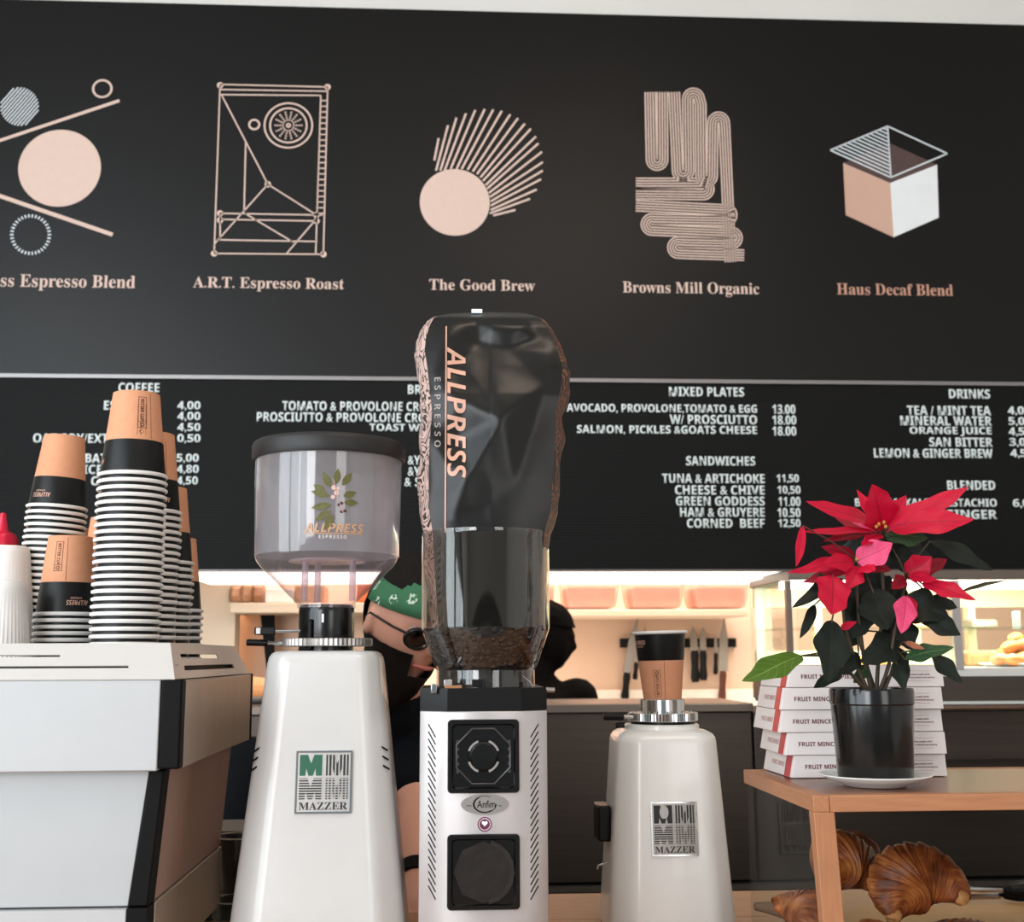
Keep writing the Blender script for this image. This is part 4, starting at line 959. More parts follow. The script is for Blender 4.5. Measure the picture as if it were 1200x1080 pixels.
for k, yc in enumerate((885.5, 1021)):
    q = P(566.5, yc, yf); h = 41.5*S(yf); pts = rsq(q.x, q.z, h, h*.12); n = len(pts)
    fc = thing('fan_cover', None, None); fc.parent = g2; fc.location = Vector((q.x, yf, q.z))-g2.location
    b = NB(); rings(b, [[(x, y, z) for x, z in rsq(q.x, q.z, h*kk, h*.12)] for y, kk in ((yf+.0005, 1), (yf-.003, 1), (yf-.005, .97), (yf-.005, .88), (yf-.002, .84))]); obj('frame', b, M_fan, fc, smooth=30)
    if k == 0:
        b = NB(); disc(b, (q.x, q.z), h*.50, yf-.0025, .003, 40, h*.44); obj('hub_ring', b, M_fan, fc)
        b = NB()
        lathe(b, [(h*.40, 0), (h*.40, .003), (h*.34, .0055), (0, .006)], (0, 0, 0), 32)
        for v in b.verts: v.co = (q.x+v.co.x, yf-.002-v.co.z, q.z+v.co.y)
        obj('hub', b, M_fan, fc)
        b = NB(); disc(b, (q.x, q.z), h*.84, yf-.0022, .0026, 8, h*.78); 
        for v in b.verts:
            dx, dz = v.co.x-q.x, v.co.z-q.z; a = math.radians(22.5); v.co.x, v.co.z = q.x+dx*math.cos(a)-dz*math.sin(a), q.z+dx*math.sin(a)+dz*math.cos(a)
        obj('guard_ring', b, M_silver if 0 else mat('grey_guard', '#4a4848', .25, .5), fc, bevel=.001)
        for a, c in ((20, 70), (110, 160), (200, 250), (290, 340)):
            b = NB(); disc(b, (q.x, q.z), h*.46, yf-.0050, .0012, 10, h*.40, math.radians(a), math.radians(c)); obj('hub_arc', b, M_silver, fc, smooth=0)
        for i in range(5):
            for sg in (-1, 1):
                b = NB(); z = q.z+(i-2)*h*.2; box(b, q.x+sg*h*.72-h*.04, q.x+sg*h*.72+h*.04, yf-.0045, yf-.002, z-h*.05, z+h*.04); obj('guard_rib', b, mat('grey_guard', '#4a4848', .25, .5), fc)
    else:
        b = NB(); disc(b, (q.x, q.z), h*.82, yf-.0022, .0012, 8); obj('filter_mesh', b, mat('brown_black_mesh', '#120f0d', .5, col2='#1f1713', scale=60, bump=.5, spec=.3), fc)
        b = NB(); disc(b, (q.x, q.z), h*.86, yf-.003, .0012, 8, h*.74, math.radians(-80), math.radians(75)); obj('mesh_rim', b, mat('dull_guard', '#38332f', .35, .4, col2='#1d1a18', scale=20), fc)
# oval badge and round sticker
q = P(568, 942, yf); t = thing('oval_badge', None, None); t.parent = g2; t.location = Vector((q.x, yf, q.z))-g2.location
b = NB(); poly(b, [(q.x+26*s_*math.cos(a), yf, q.z+10.8*s_*math.sin(a)) for a in [2*PI*i/40 for i in range(40)]], .0012); obj('plate', b, M_silver, t, smooth=0)
b = NB(); n = 30
for i in range(n):
    a0, a1 = math.radians(60+300*i/n), math.radians(60+300*(i+1)/n)
    def E_(a, r): return (q.x+(r*1.25-1)*s_*math.cos(a), yf-.0012, q.z+r*.82*s_*math.sin(a))
    th0 = 1.6 if 5 < i < 25 else .8
    poly(b, [E_(a0, 11.2), E_(a1, 11.2), E_(a1, 11.2-th0), E_(a0, 11.2-th0)], .0002)
obj('swoosh', b, M_blackm, t, smooth=0)
obj('lettering', text_flat('Anfim', P(559, 942, yf).x, P(580.5, 942, yf).x, P(568, 946, yf).z, P(568, 937.5, yf).z, yf-.0014, None, .0002, off=.003), M_blackm, t, smooth=0)
b = NB()
for a, c in ((547, 553), (584, 588)): poly(b, [P(a, 943.5, yf-.0013), P(c, 943.5, yf-.0013), P(c, 944.3, yf-.0013), P(a, 944.3, yf-.0013)], .0001)
obj('small_print', b, M_blackm, t, smooth=0, kind='stuff')
q = P(568, 965.5, yf); t = thing('round_sticker', None, None); t.parent = g2; t.location = Vector((q.x, yf, q.z))-g2.location
b = NB(); disc(b, (q.x, q.z), 8.6*s_, yf, .0006); obj('disc', b, mat('pale_sticker', '#cdbcc6', .5), t, smooth=0)
b = NB(); disc(b, (q.x, q.z), 8.0*s_, yf-.0006, .0001, 32, 6.6*s_); obj('outer_ring', b, mat('plum_print', '#5c1c3c', .5), t, smooth=0)
b = NB(); disc(b, (q.x, q.z), 5.6*s_, yf-.0006, .0001); obj('centre', b, mat('plum_print', '#5c1c3c', .5), t, smooth=0)
b = NB(); hp = []
for i in range(24):
    a = 2*PI*i/24; x = 16*math.sin(a)**3; y = 13*math.cos(a)-5*math.cos(2*a)-2*math.cos(3*a)-math.cos(4*a); hp.append((q.x+x*.2*s_, yf-.0008, q.z+(y*.2+1)*s_))
poly(b, hp, .0001); obj('heart', b, M_letter, t, smooth=0)
# hopper
hx2 = P(569, 690, Y2).x; R2 = 75.5*S(Y2)
zz_ = [P(569, y, Y2).z for y in (625, 738, 781, 806)]
M_hop2 = clear('thick_clear_hopper', (.84, .81, .78), .03, fr=1.5, gmul=2.2)
prof = [(R2*1.01, zz_[0]), (R2*1.01, zz_[0]-.006), (R2, zz_[0]-.008), (R2, zz_[1]+.003), (R2*.985, zz_[1]-.002), (R2*.79, zz_[2]), (R2*.76, zz_[2]-.004), (R2*.76, zz_[3])]
b = NB(); lathe(b, prof+[(r-.0035, z) for r, z in prof[::-1]], (hx2, Y2, 0), 64); obj('hopper', b, M_hop2, g2, smooth=25)
zbn = zz_[1]+.002
b = NB(); lathe(b, [(R2*.73, zz_[3]), (R2*.73, zz_[2]), (R2*.94, zz_[1]-.004), (R2*.94, zbn)], (hx2, Y2, 0), 40, True)
obj('bean_mass', b, mat('dark_bean_mass', '#0c0705', .45, col2='#1a0f0a', scale=70, bump=1, bscale=110), g2)
b = NB(); rnd = random.Random(3)
for i in range(170):                      # beans against the clear wall
    a = rnd.uniform(-PI*.95, -PI*.05); z = rnd.uniform(zz_[2], zbn); r = R2*(.765 if z < zz_[2] else .75+(.20)*(z-zz_[2])/(zz_[1]-zz_[2]))
    ball(b, (hx2+r*math.cos(a), Y2+r*math.sin(a), z), .0048, (rnd.uniform(.7, 1), .5, rnd.uniform(.6, 1)), 8)
obj('coffee_beans', b, mat('roasted_bean', '#1c100b', .35, col2='#0e0705', scale=60, spec=.35), g2, kind='stuff')
for px, w2 in ((553, 6), (520, 5)):
    b = NB(); pbox(b, px, 796, px+w2*2, 805, Y2-.075, Y2-.065); obj('hopper_clip', b, M_black if px == 553 else M_silver, g2, bevel=.001)
b = NB(); pbox(b, 521, 803, 541, 807, yf+.004, yf+.02); obj('brass_tab', b, mat('copper_tab', '#b07a54', .4, .6), g2)
b = NB(); pbox(b, 505, 801, 512, 812, yf+.004, yf+.02); obj('steel_catch', b, M_chrome, g2, bevel=.001)
b = NB(); tube(b, [P(612, 792, Y2-.05), P(622, 800, Y2-.05), P(626, 808, Y2-.05)], .001, 6); obj('clip_wire', b, M_chrome, g2)
b = NB(); tube(b, [P(640, 808, Y2), P(650, 808.5, Y2)], .0035, 10); obj('side_pin', b, M_silver, g2)

# ------------------------------------------------------------------ coffee bag standing in the hopper
Yb = Y2; ROWS = [(742, 506, 634, .046), (700, 502, 638, .048), (660, 499, 642, .050), (628, 497, 645, .052), (600, 491.5, 653.5, .053), (560, 491, 656, .052), (525, 492, 659, .050), (490, 495, 660, .048), (457, 491, 667, .047), (435, 488, 669, .047),
        (417, 485.5, 664, .046), (400, 487.5, 658, .044), (385, 493, 651, .041), (376, 498, 643, .036), (370, 506, 637, .026), (365, 530, 626, .013), (361.5, 552, 615, .003)]
RZ = []
for y, a, c, d in ROWS:
    A, C = P(a, y, Yb), P(c, y, Yb); RZ.append((A.z*.5+C.z*.5, (A.x+C.x)/2, (C.x-A.x)/2, d))
def brow(z):
    if z <= RZ[0][0]: return RZ[0][1:]
    for (z0, *p), (z1_, *q) in zip(RZ, RZ[1:]):
        if z <= z1_: t = (z-z0)/(z1_-z0); return [u*(1-t)+v*t for u, v in zip(p, q)]
    return RZ[-1][1:]
fp = lambda px, py: (P(px, py, Yb-.05).x, P(px, py, Yb-.05).z)
from mathutils.geometry import delaunay_2d_cdt
CTRL = [(470, 340, 0), (690, 340, 0), (470, 760, 0), (690, 760, 0), (500, 375, 0), (560, 364, 0), (620, 366, -2), (652, 388, -4), (668, 430, 0), (664, 480, 0), (660, 540, 0), (652, 620, 0), (640, 742, 0), (500, 430, 2),
        (497, 500, 0), (500, 560, -3), (503, 620, 0), (505, 742, 0), (586, 492, 15), (546, 473, 9), (598, 402, -7), (648, 409, 4), (560, 396, -9), (530, 384, 3), (577, 377, 4), (610, 378, 5), (636, 388, -6), (533, 430, -2), (538, 515, -8),
        (548, 556, 8), (562, 600, 1), (532, 606, 5), (524, 545, 4), (604, 565, 0), (625, 500, -2), (640, 450, 0), (590, 640, 2), (530, 680, 2), (600, 720, 0), (575, 425, -3), (560, 450, 1)]
_cp = [Vector(fp(x, y)) for x, y, h in CTRL]
_r = delaunay_2d_cdt(_cp, [], [], 0, 1e-6); TRI = [(tuple(_r[0][i] for i in f), tuple(CTRL[_r[3][i][0]][2]/1000 for i in f)) for f in _r[2]]
def facet(x, z):
    for ((a, b_, c), h) in TRI:
        D = (b_.y-c.y)*(a.x-c.x)+(c.x-b_.x)*(a.y-c.y)
        l0 = ((b_.y-c.y)*(x-c.x)+(c.x-b_.x)*(z-c.y))/D; l1 = ((c.y-a.y)*(x-c.x)+(a.x-c.x)*(z-c.y))/D; l2 = 1-l0-l1
        if min(l0, l1, l2) >= -1e-5: return l0*h[0]+l1*h[1]+l2*h[2]
    return 0
GX0, GX1, GZ0, GZ1, GNX, GNZ = fp(475, 500)[0], fp(685, 500)[0], fp(570, 755)[1], fp(570, 345)[1], 80, 130
GR = [[facet(GX0+(GX1-GX0)*i/GNX, GZ0+(GZ1-GZ0)*k/GNZ) for i in range(GNX+1)] for k in range(GNZ+1)]
for _ in range(2):
    GR = [[sum(GR[min(GNZ, max(0, k+dk))][min(GNX, max(0, i+di))] for dk in (-1, 0, 1) for di in (-1, 0, 1))/9 for i in range(GNX+1)] for k in range(GNZ+1)]
def facet2(x, z):
    u = min(GNX-.001, max(0, (x-GX0)/(GX1-GX0)*GNX)); v = min(GNZ-.001, max(0, (z-GZ0)/(GZ1-GZ0)*GNZ)); i, k = int(u), int(v); u -= i; v -= k
    return (GR[k][i]*(1-u)+GR[k][i+1]*u)*(1-v)+(GR[k+1][i]*(1-u)+GR[k+1][i+1]*u)*v
def crumple(x, z):
    n = noise.noise(Vector((x*13, 3.1, z*9)))*.004+noise.noise(Vector((x*40, 9, z*26)))*.0015
    n += (.5-abs(noise.noise(Vector((x*16, 1.7, z*12)))))*.004-.002
    up = max(0, min(1, (z-P(570, 520, Yb).z)/.1))
    n *= 1 if x < fp(575, 500)[0] else max(.25, 1-(x-fp(575, 500)[0])/.03)*(1 if up == 0 else .8)
    low = max(.25, min(1, 1-(P(570, 615, Yb).z-z)/.03))          # pressed smooth inside the hopper
    return (n*(.45+.4*up)+facet2(x, z))*low
def Fbag(x, z):
    xc_, hw_, d = brow(z); s = max(-1, min(1, (x-xc_)/(hw_*.86)))
    fade = (1-abs(s)**6)*min(1, d/.03)
    slant = .018*max(0, (z-P(570, 470, Yb).z))/.11                  # top leans back
    return Yb+slant-d*(1-.16*s*s)-crumple(x, z)*fade
b = NB(); NF, NG, NBk = 84, 10, 20; rws = []
zs_ = [RZ[0][0]+(RZ[-1][0]-RZ[0][0])*i/150 for i in range(151)]
uvl = b.loops.layers.uv.new('UVMap')
for z in zs_:
    xc_, hw_, d = brow(z); r = []
    for i in range(NF+1):
        s = -1+2*i/NF; x = xc_+s*hw_*.86; r.append(Vector((x, Fbag(x, z), z)))
    slant = .018*max(0, (z-P(570, 470, Yb).z))/.11
    for i in range(1, NG):
        t = i/NG; wv = math.sin(PI*t); x = xc_+hw_*(.86+.14*wv)+noise.noise(Vector((t*4, 5, z*28)))*.006*wv
        y0 = Fbag(xc_+hw_*.86, z); r.append(Vector((x, y0+(Yb+slant+d*.84-y0)*t, z)))
    for i in range(NBk+1):
        s = 1-2*i/NBk; r.append(Vector((xc_+s*hw_*.86, Yb+slant+d*(1-.16*s*s), z)))
    for i in range(1, NG):
        t = 1-i/NG; wv = math.sin(PI*t); x = xc_-hw_*(.86+.14*wv)+noise.noise(Vector((t*4, 8, z*28)))*.006*wv
        y0 = Fbag(xc_-hw_*.86, z); r.append(Vector((x, y0+(Yb+slant+d*.84-y0)*t, z)))
    rws.append([b.verts.new(p) for p in r])
n = len(rws[0]); iL = NF+NG+NBk
for A, B in zip(rws, rws[1:]):
    for i in range(n):
        j = (i+1) % n; f = b.faces.new((A[i], A[j], B[j], B[i]))
        f.material_index = 1 if (i >= iL) else (2 if NF <= i < NF+NG else 0)
b.faces.new(rws[0][::-1]); b.faces.new(rws[-1])
M_foil = mat('black_matt_foil', '#090807', .34, col2='#0c0a09', scale=8, bump=.1, bscale=60, spec=.36)
def ornate(name, c1, c2, sc):
    m = mat(name, c1, .5); nt = m.node_tree; N = nt.nodes; L = nt.links; bs = N['Principled BSDF']
    tc = N.new('ShaderNodeTexCoord'); mp = N.new('ShaderNodeMapping'); mp.inputs['Scale'].default_value = (1, .8, .7); nz = N.new('ShaderNodeTexNoise'); nz.inputs['Scale'].default_value = sc; nz.inputs['Distortion'].default_value = 2.6; nz.inputs['Detail'].default_value = 1.0
    L.new(tc.outputs['Object'], mp.inputs[0]); L.new(mp.outputs[0], nz.inputs['Vector'])
    mt_ = N.new('ShaderNodeMath'); mt_.operation = 'PINGPONG'; mt_.inputs[1].default_value = .06; L.new(nz.outputs['Fac'], mt_.inputs[0])
    rp = N.new('ShaderNodeValToRGB'); rp.color_ramp.elements[0].position = .018; rp.color_ramp.elements[1].position = .024
    rp.color_ramp.elements[0].color = lin(c2); rp.color_ramp.elements[1].color = lin(c1); L.new(mt_.outputs[0], rp.inputs[0]); L.new(rp.outputs[0], bs.inputs['Base Color']); return m
bag = thing('coffee_bag', 'tall crumpled black foil coffee bag tipped upside down into the middle grinder hopper', 'bag', (hx2, Yb, RZ[0][0]))
obj('foil', b, [M_foil, ornate('blush_ornate_print', '#c9a99e', '#3a3231', 24), ornate('copper_ornate_print', '#16100d', '#8a4d2a', 24)], bag, smooth=38)
def onbag(bm, off=.0012):
    for v in bm.verts: v.co = (v.co.x, Fbag(v.co.x, v.co.z)-off, v.co.z)
    return bm
def bagtext(s, x0, x1, y0, y1, style, **k):
    bm, _ = text_bm(s, style, **k); subdiv(bm, .06)
    for v in bm.verts:
        u, w_ = v.co.x, v.co.y; v.co = P(x0+(x1-x0)*w_, y0+(y1-y0)*u, Yb-.05)
    return onbag(bm)
obj('lettering', bagtext('ALLPRESS', 524, 546, 403, 561, SANSBI), mat('copper_foil_print', '#c08e78', .45, col2='#cf9f8a'), bag, smooth=0)
obj('lettering', bagtext('ESPRESSO', 509, 516.5, 440, 523, SANSB, space=1.6), mat('grey_foil_print', '#8f8580', .45), bag, smooth=0)
b = NB(); g = [P(523-i*.035 if i < 40 else 521.5, 376+i*6.2, Yb-.05) for i in range(41)]
for wd in (0,):
    L_ = [b.verts.new((p.x-.0009, 0, p.z)) for p in g]; R_ = [b.verts.new((p.x+.0009, 0, p.z)) for p in g]
    for i in range(40): b.faces.new((L_[i], R_[i], R_[i+1], L_[i+1]))
obj('printed_line', onbag(b), mat('copper_foil_print', '#c08e78', .45), bag, smooth=0)
q = P(559, 363.5, Yb+.0); b = NB(); box(b, q.x-.0075, q.x+.0075, Yb+.006, Yb+.010, q.z-.002, q.z+.0035); obj('white_tab', b, M_letter, bag)

# ------------------------------------------------------------------ bread case
YC0, YC1 = 1.46, 1.80
zct = P(956, 932, YC0).z; bt_ = .0195
xcl = P(953, 940, YC0).x; xcr = P(1560, 940, YC0).x
cs = thing('bread_case', 'oak framed glass bread case holding croissants, carrying the pie boxes and potted plant', 'bread case', (xcl, YC0, ZT))
b = NB(); box(b, xcl+.0205, xcr, YC0, YC0+.02, zct-bt_, zct); obj('front_rail', b, M_oakdk, cs, bevel=.001)
b = NB(); box(b, xcl, xcl+.02, YC0, YC1, zct-bt_, zct); obj('side_rail', b, mat('orange_oak_deep', '#ba8058', .5, col2='#946040', scale=16, stretch=(12, 1, 12), bump=.2, detail=6), cs, bevel=.001)
b = NB(); box(b, xcl+.0205, xcr, YC1-.02, YC1, zct-bt_, zct); obj('back_rail', b, M_oakdk, cs, bevel=.001)
b = NB(); box(b, xcl+.0205, xcr, YC0+.0205, YC1-.0205, zct-.012, zct-.0006); obj('top_panel', b, mat('brown_top_panel', '#8a5c42', .3, col2='#6d4430', scale=14, stretch=(1, 10, 10)), cs)
for y0_, lean_ in ((YC0, .010), (YC1-.02, 0)):
    zb_ = ZT+.02; w_ = .0255; b = NB()
    if lean_: hexa(b, [(xcl+lean_, y0_, zb_), (xcl+lean_+w_, y0_, zb_), (xcl+lean_+w_, y0_+.02, zb_), (xcl+lean_, y0_+.02, zb_), (xcl, y0_, zct-bt_-.0), (xcl+w_, y0_, zct-bt_), (xcl+w_, y0_+.02, zct-bt_), (xcl, y0_+.02, zct-bt_)])
    if lean_: obj('leg', b, M_oakdkz, cs, bevel=.001)
    b = NB(); box(b, xcr-.025, xcr, y0_, y0_+.02, zb_, zct-bt_); obj('leg', b, M_oakdkz, cs, bevel=.001)
b = NB(); box(b, xcl, xcr, YC0, YC1, ZT, ZT+.02); obj('base_board', b, M_oakdk, cs, bevel=.001)
M_cglass = clear('case_glass', (.90, .90, .88), .02, fr=1.3, gmul=.22)
b = NB(); box(b, xcl+.004, xcl+.008, YC0+.02, YC1-.002, ZT+.02, zct-bt_); obj('side_pane', b, M_cglass, cs)
b = NB(); box(b, xcl+.03, xcr-.03, YC0+.010, YC0+.013, ZT+.02, zct-bt_); obj('front_pane', b, M_cglass, cs)
# croissants
def cr_mat():
    m = mat('croissant_crust', '#a86232', .46, bump=.4, bscale=150, spec=.4); nt = m.node_tree; N = nt.nodes; L = nt.links; bs = N['Principled BSDF']
    uv = N.new('ShaderNodeUVMap'); sp_ = N.new('ShaderNodeSeparateXYZ'); L.new(uv.outputs[0], sp_.inputs[0])
    tc = N.new('ShaderNodeTexCoord'); nz = N.new('ShaderNodeTexNoise'); nz.inputs['Scale'].default_value = 28; L.new(tc.outputs['Object'], nz.inputs['Vector'])
    mp = N.new('ShaderNodeMapping'); mp.inputs['Scale'].default_value = (9, .5, 1); L.new(uv.outputs[0], mp.inputs[0])
    n2 = N.new('ShaderNodeTexNoise'); n2.inputs['Scale'].default_value = 14; n2.inputs['Detail'].default_value = 5; L.new(mp.outputs[0], n2.inputs['Vector'])
    ad = N.new('ShaderNodeMath'); ad.operation = 'ADD'; L.new(n2.outputs['Fac'], ad.inputs[0]); L.new(nz.outputs['Fac'], ad.inputs[1])
    rp = N.new('ShaderNodeValToRGB'); e = rp.color_ramp.elements; e[0].position = .38; e[0].color = lin('#4a1f0e'); e[1].position = .64; e[1].color = lin('#c07a42')
    mm = e.new(.5); mm.color = lin('#8a4620')
    hf = N.new('ShaderNodeMath'); hf.operation = 'MULTIPLY'; hf.inputs[1].default_value = .5; L.new(ad.outputs[0], hf.inputs[0]); L.new(hf.outputs[0], rp.inputs[0]); L.new(rp.outputs[0], bs.inputs['Base Color']); return m
M_cr = cr_mat()
def croissant(lab, loc, rot, sc=1.0, tipcol=False):
    t = thing('croissant', lab, 'croissant', loc, rot, 'croissants in the bread case')
    b = NB(); uvl = b.loops.layers.uv.new('UVMap'); N_, K = 64, 28; rr = []; seed = random.random()*9
    for i in range(N_+1):
        u = -1+2*i/N_; th = u*math.radians(80); ph = u*6.5+.5; fr = ph-math.floor(ph)
        if u < 0: fr = 1-fr
        base = .045*(1-.78*abs(u)**1.9)+.004
        r = base*(1+.11*(1-fr)*(1-abs(u)**6))
        c = Vector((math.sin(th)*.050, -math.cos(th)*.060+.060, 0)); tx = Vector((math.cos(th), math.sin(th), 0)); n1 = Vector((-tx.y, tx.x, 0))
        ring = []
        for k in range(K):
            a = 2*PI*k/K; rk = r*(1+.05*noise.noise(Vector((u*3+seed, math.cos(a)*2, math.sin(a)*2))))
            ring.append(c+n1*math.cos(a)*rk+Vector((0, 0, 1))*math.sin(a)*rk*.84+tx*.006*math.cos(a*2+seed))
        rr.append(ring)
    vs = [[b.verts.new(p*sc) for p in r_] for r_ in rr]
    for i, (A, B) in enumerate(zip(vs, vs[1:])):
        for k in range(K):
            j = (k+1) % K; f = b.faces.new((A[k], A[j], B[j], B[k]))
            for lp, (uu, vv) in zip(f.loops, ((i, k), (i, k+1), (i+1, k+1), (i+1, k))): lp[uvl].uv = (uu/N_*1.0, vv/K)
    b.faces.new(vs[0][::-1]); b.faces.new(vs[-1])
    obj('crust', b, M_cr, t, world=False, smooth=60)
    if tipcol:
        for ring in (rr[0], rr[-1]):
            b = NB(); c = sum(ring, Vector())/K; ball(b, c*sc, .0125*sc, (1, 1, .85), 14)
            for v in b.verts: v.co += Vector((noise.noise(v.co*200)*.003,)*3)
            obj('pale_tip', b, mat('pale_crumb', '#c9925c', .6, col2='#a8703e', scale=60, bump=.5), t, world=False)
D = math.radians
def cp(px, py, Y, *a, **k): q = P(px, py, Y); croissant(a[0], q, a[1], **k)
cp(1068, 1028, 1.62, 'large glossy croissant at the right of the pile, pale tip towards the camera', (D(-42), D(14), D(176)), sc=.92, tipcol=True)
cp(990, 1008, 1.70, 'dark croissant behind the front leg, its pale tip just right of the leg', (D(-38), D(-18), D(190)), sc=.82, tipcol=True)
cp(952, 1072, 1.63, 'croissant at the left end of the pile beside the side glass', (D(5), D(-10), D(100)), sc=.72)
cp(1022, 1115, 1.56, 'croissant low in the middle of the pile, cut by the bottom edge', (D(0), D(0), D(20)), sc=.85)
cp(1140, 1112, 1.62, 'croissant low at the right end, in front of the tongs', (D(0), D(10), D(-10)), sc=.85)
cp(1000, 1000, 1.765, 'dark croissant at the rear, just showing over the leg', (D(10), D(0), D(60)), sc=.72)

# wooden handled peel and tongs behind the case
def gp(px, py):
    """point of the counter top under a pixel"""
    q = P(px, py, 1.0); d = (q-CO); return CO+d*((ZT-EYE)/d.z)
a = gp(884, 1054); c = gp(1000, 1073)
t = thing('bread_peel', 'wooden bread peel on the counter, its handle left of the case', 'bread peel', (a.x, 1.9, ZT))
YPl = 1.93
p0, p1 = P(884, 1052, YPl), P(925, 1064, YPl); 
b = NB(); tube(b, [(p0.x, YPl, ZT+.034), (p0.x+.02, YPl, ZT+.032), (p1.x, YPl, ZT+.024), (p1.x+.08, YPl+.0, ZT+.018)], [.006, .009, .013, .016], 12); obj('handle', b, mat('worn_grey_wood', '#8f6e52', .6, col2='#6d5340', scale=14, stretch=(1, 8, 8)), t)
b = NB(); pts = [(p1.x+.06, YPl-.03), (p1.x+.14, YPl-.085), (p1.x+.42, YPl-.095), (p1.x+.47, YPl-.04), (p1.x+.47, YPl+.04), (p1.x+.42, YPl+.095), (p1.x+.14, YPl+.085), (p1.x+.06, YPl+.03)]
rings(b, [[(x, y, z) for x, y in pts] for z in (ZT+.0005, ZT+.014)]); obj('blade', b, mat('golden_board', '#c08a4a', .5, col2='#a06c34', scale=12, stretch=(1, 9, 9)), t, bevel=.003)
t = thing('tongs', 'steel serving tongs with black gripping ends on the counter at the right edge', 'tongs', P(1160, 1050, 2.08))
yT = 2.08
for dz in (0, .012):
    p0, p1, p2 = P(1118, 1047, yT), P(1172, 1051, yT), P(1205, 1052, yT)
    b = NB(); tube(b, [(p0.x-.03, yT+dz*2, ZT+.014+dz), (p0.x, yT+dz, ZT+.013+dz), (p1.x, yT-dz, ZT+.014+dz)], [.0035, .0045, .005], 8); obj('steel_arm', b, M_chrome, t)
    b = NB(); rr = []
    for k, r in ((0, .006), (.01, .014), (.03, .019), (.06, .019), (.085, .012), (.092, .004)):
        rr.append([(p1.x+k, yT-dz+r*math.cos(2*PI*i/14), ZT+.019+dz*.6+r*.8*(1 if i % 2 else .88)*math.sin(2*PI*i/14)) for i in range(14)])
    rings(b, rr); obj('black_gripper', b, M_black, t, smooth=20)

# ------------------------------------------------------------------ pie boxes
M_card = mat('white_carton', '#e6dedb', .5, col2='#dfd6d3', scale=30); M_rib = mat('red_ribbon', '#c01f2e', .35, col2='#a51826', scale=40)
M_redtx = mat('dark_red_ink', '#6b2530', .6); M_faint = mat('faint_red_ink', '#c79a98', .6)
YBx = 1.665; bh = (P(1000, 915.5, YBx).z-P(1000, 779, YBx).z)/-5; bh = (P(1000, 779, YBx).z-zct)/5
FL = [(928, 1112.5), (920, 1109.5), (913.5, 1106.5), (915, 1105), (923, 1108)]        # bottom box first
pos = ['bottom pie box of the stack, standing on the oak case', 'second pie box from the bottom of the ribboned stack', 'middle pie box of the ribboned stack', 'fourth pie box from the bottom, just under the top one', 'top pie box of the stack, under the poinsettia leaves']
for i, ((fx0, fx1), lab) in enumerate(zip(FL, pos)):
    z0 = zct+i*bh+.0004; z1 = z0+bh-.0008; ym = (915-i*27)
    xa_, xb_ = P(fx0, ym, YBx).x, P(fx1, ym, YBx).x; wd = xb_-xa_; dp = .138; ang = math.radians([1.2, -.6, .4, -1.0, .8][i])
    t = thing('pie_box', 'white ribboned '+lab, 'box', (xa_, YBx, z0), (0, 0, ang), 'pie boxes stacked on the bread case')
    tp = .006; H = z1-z0
    def Bx(b, g=0, y0=0, y1=dp, zg=0):
        f = lambda y: y
        hexa(b, [(-g, y0, -0), (wd+g*.3, y0, 0), (wd+g*.3, y1, 0), (-g, y1, 0), (tp-g, y0+(.002 if y0 == 0 else 0), H+zg), (wd-.001+g*.3, y0+(.002 if y0 == 0 else 0), H+zg), (wd-.001+g*.3, y1, H+zg), (tp-g, y1, H+zg)])
        return b
    b = Bx(NB()); obj('carton', b, M_card, t, world=False, bevel=.0008)
    b = Bx(NB(), .0009, .010, .034, .0003); obj('ribbon', b, M_rib, t, world=False)
    sp_ = wd/185
    def ft(s_, x0, x1, zc_, h, m_, st=SANSB, nm='lettering'):
        bm, _ = text_bm(s_, st)
        for v in bm.verts:
            z = (zc_+(v.co.y-.5)*h)*H; v.co = (x0+(x1-x0)*v.co.x, -.0004+.002*z/H, z)
        obj(nm, bm, m_, t, world=False, smooth=0)
    k = 195/wd if wd else 1; u = S(YBx)
    ft('FRUIT MINCE PIES', 17*u, 80*u, .49, .20, M_redtx)
    ft('fine pies made with', wd-46*u, wd-17*u, .56, .11, M_redtx); ft('buttery shortcrust pastry', wd-46*u, wd-11*u, .42, .11, M_redtx)
    for zz in (.72, .27):
        b = NB(); v = [b.verts.new(q) for q in ((wd-46*u, -.0004+.002*zz, zz*H), (wd-16*u, -.0004+.002*zz, zz*H), (wd-16*u, -.0004+.002*zz, zz*H+.0005), (wd-46*u, -.0004+.002*zz, zz*H+.0005))]; b.faces.new(v); obj('printed_line', b, M_faint, t, world=False, smooth=0)
    bm, _ = text_bm('FRUIT MINCE', SANSB)
    for v in bm.verts: z = (.40+v.co.y*.22)*H; v.co = (-.0004+tp*z/H, .100-.060*v.co.x, z)
    obj('side_lettering', bm, M_faint, t, world=False, smooth=0)

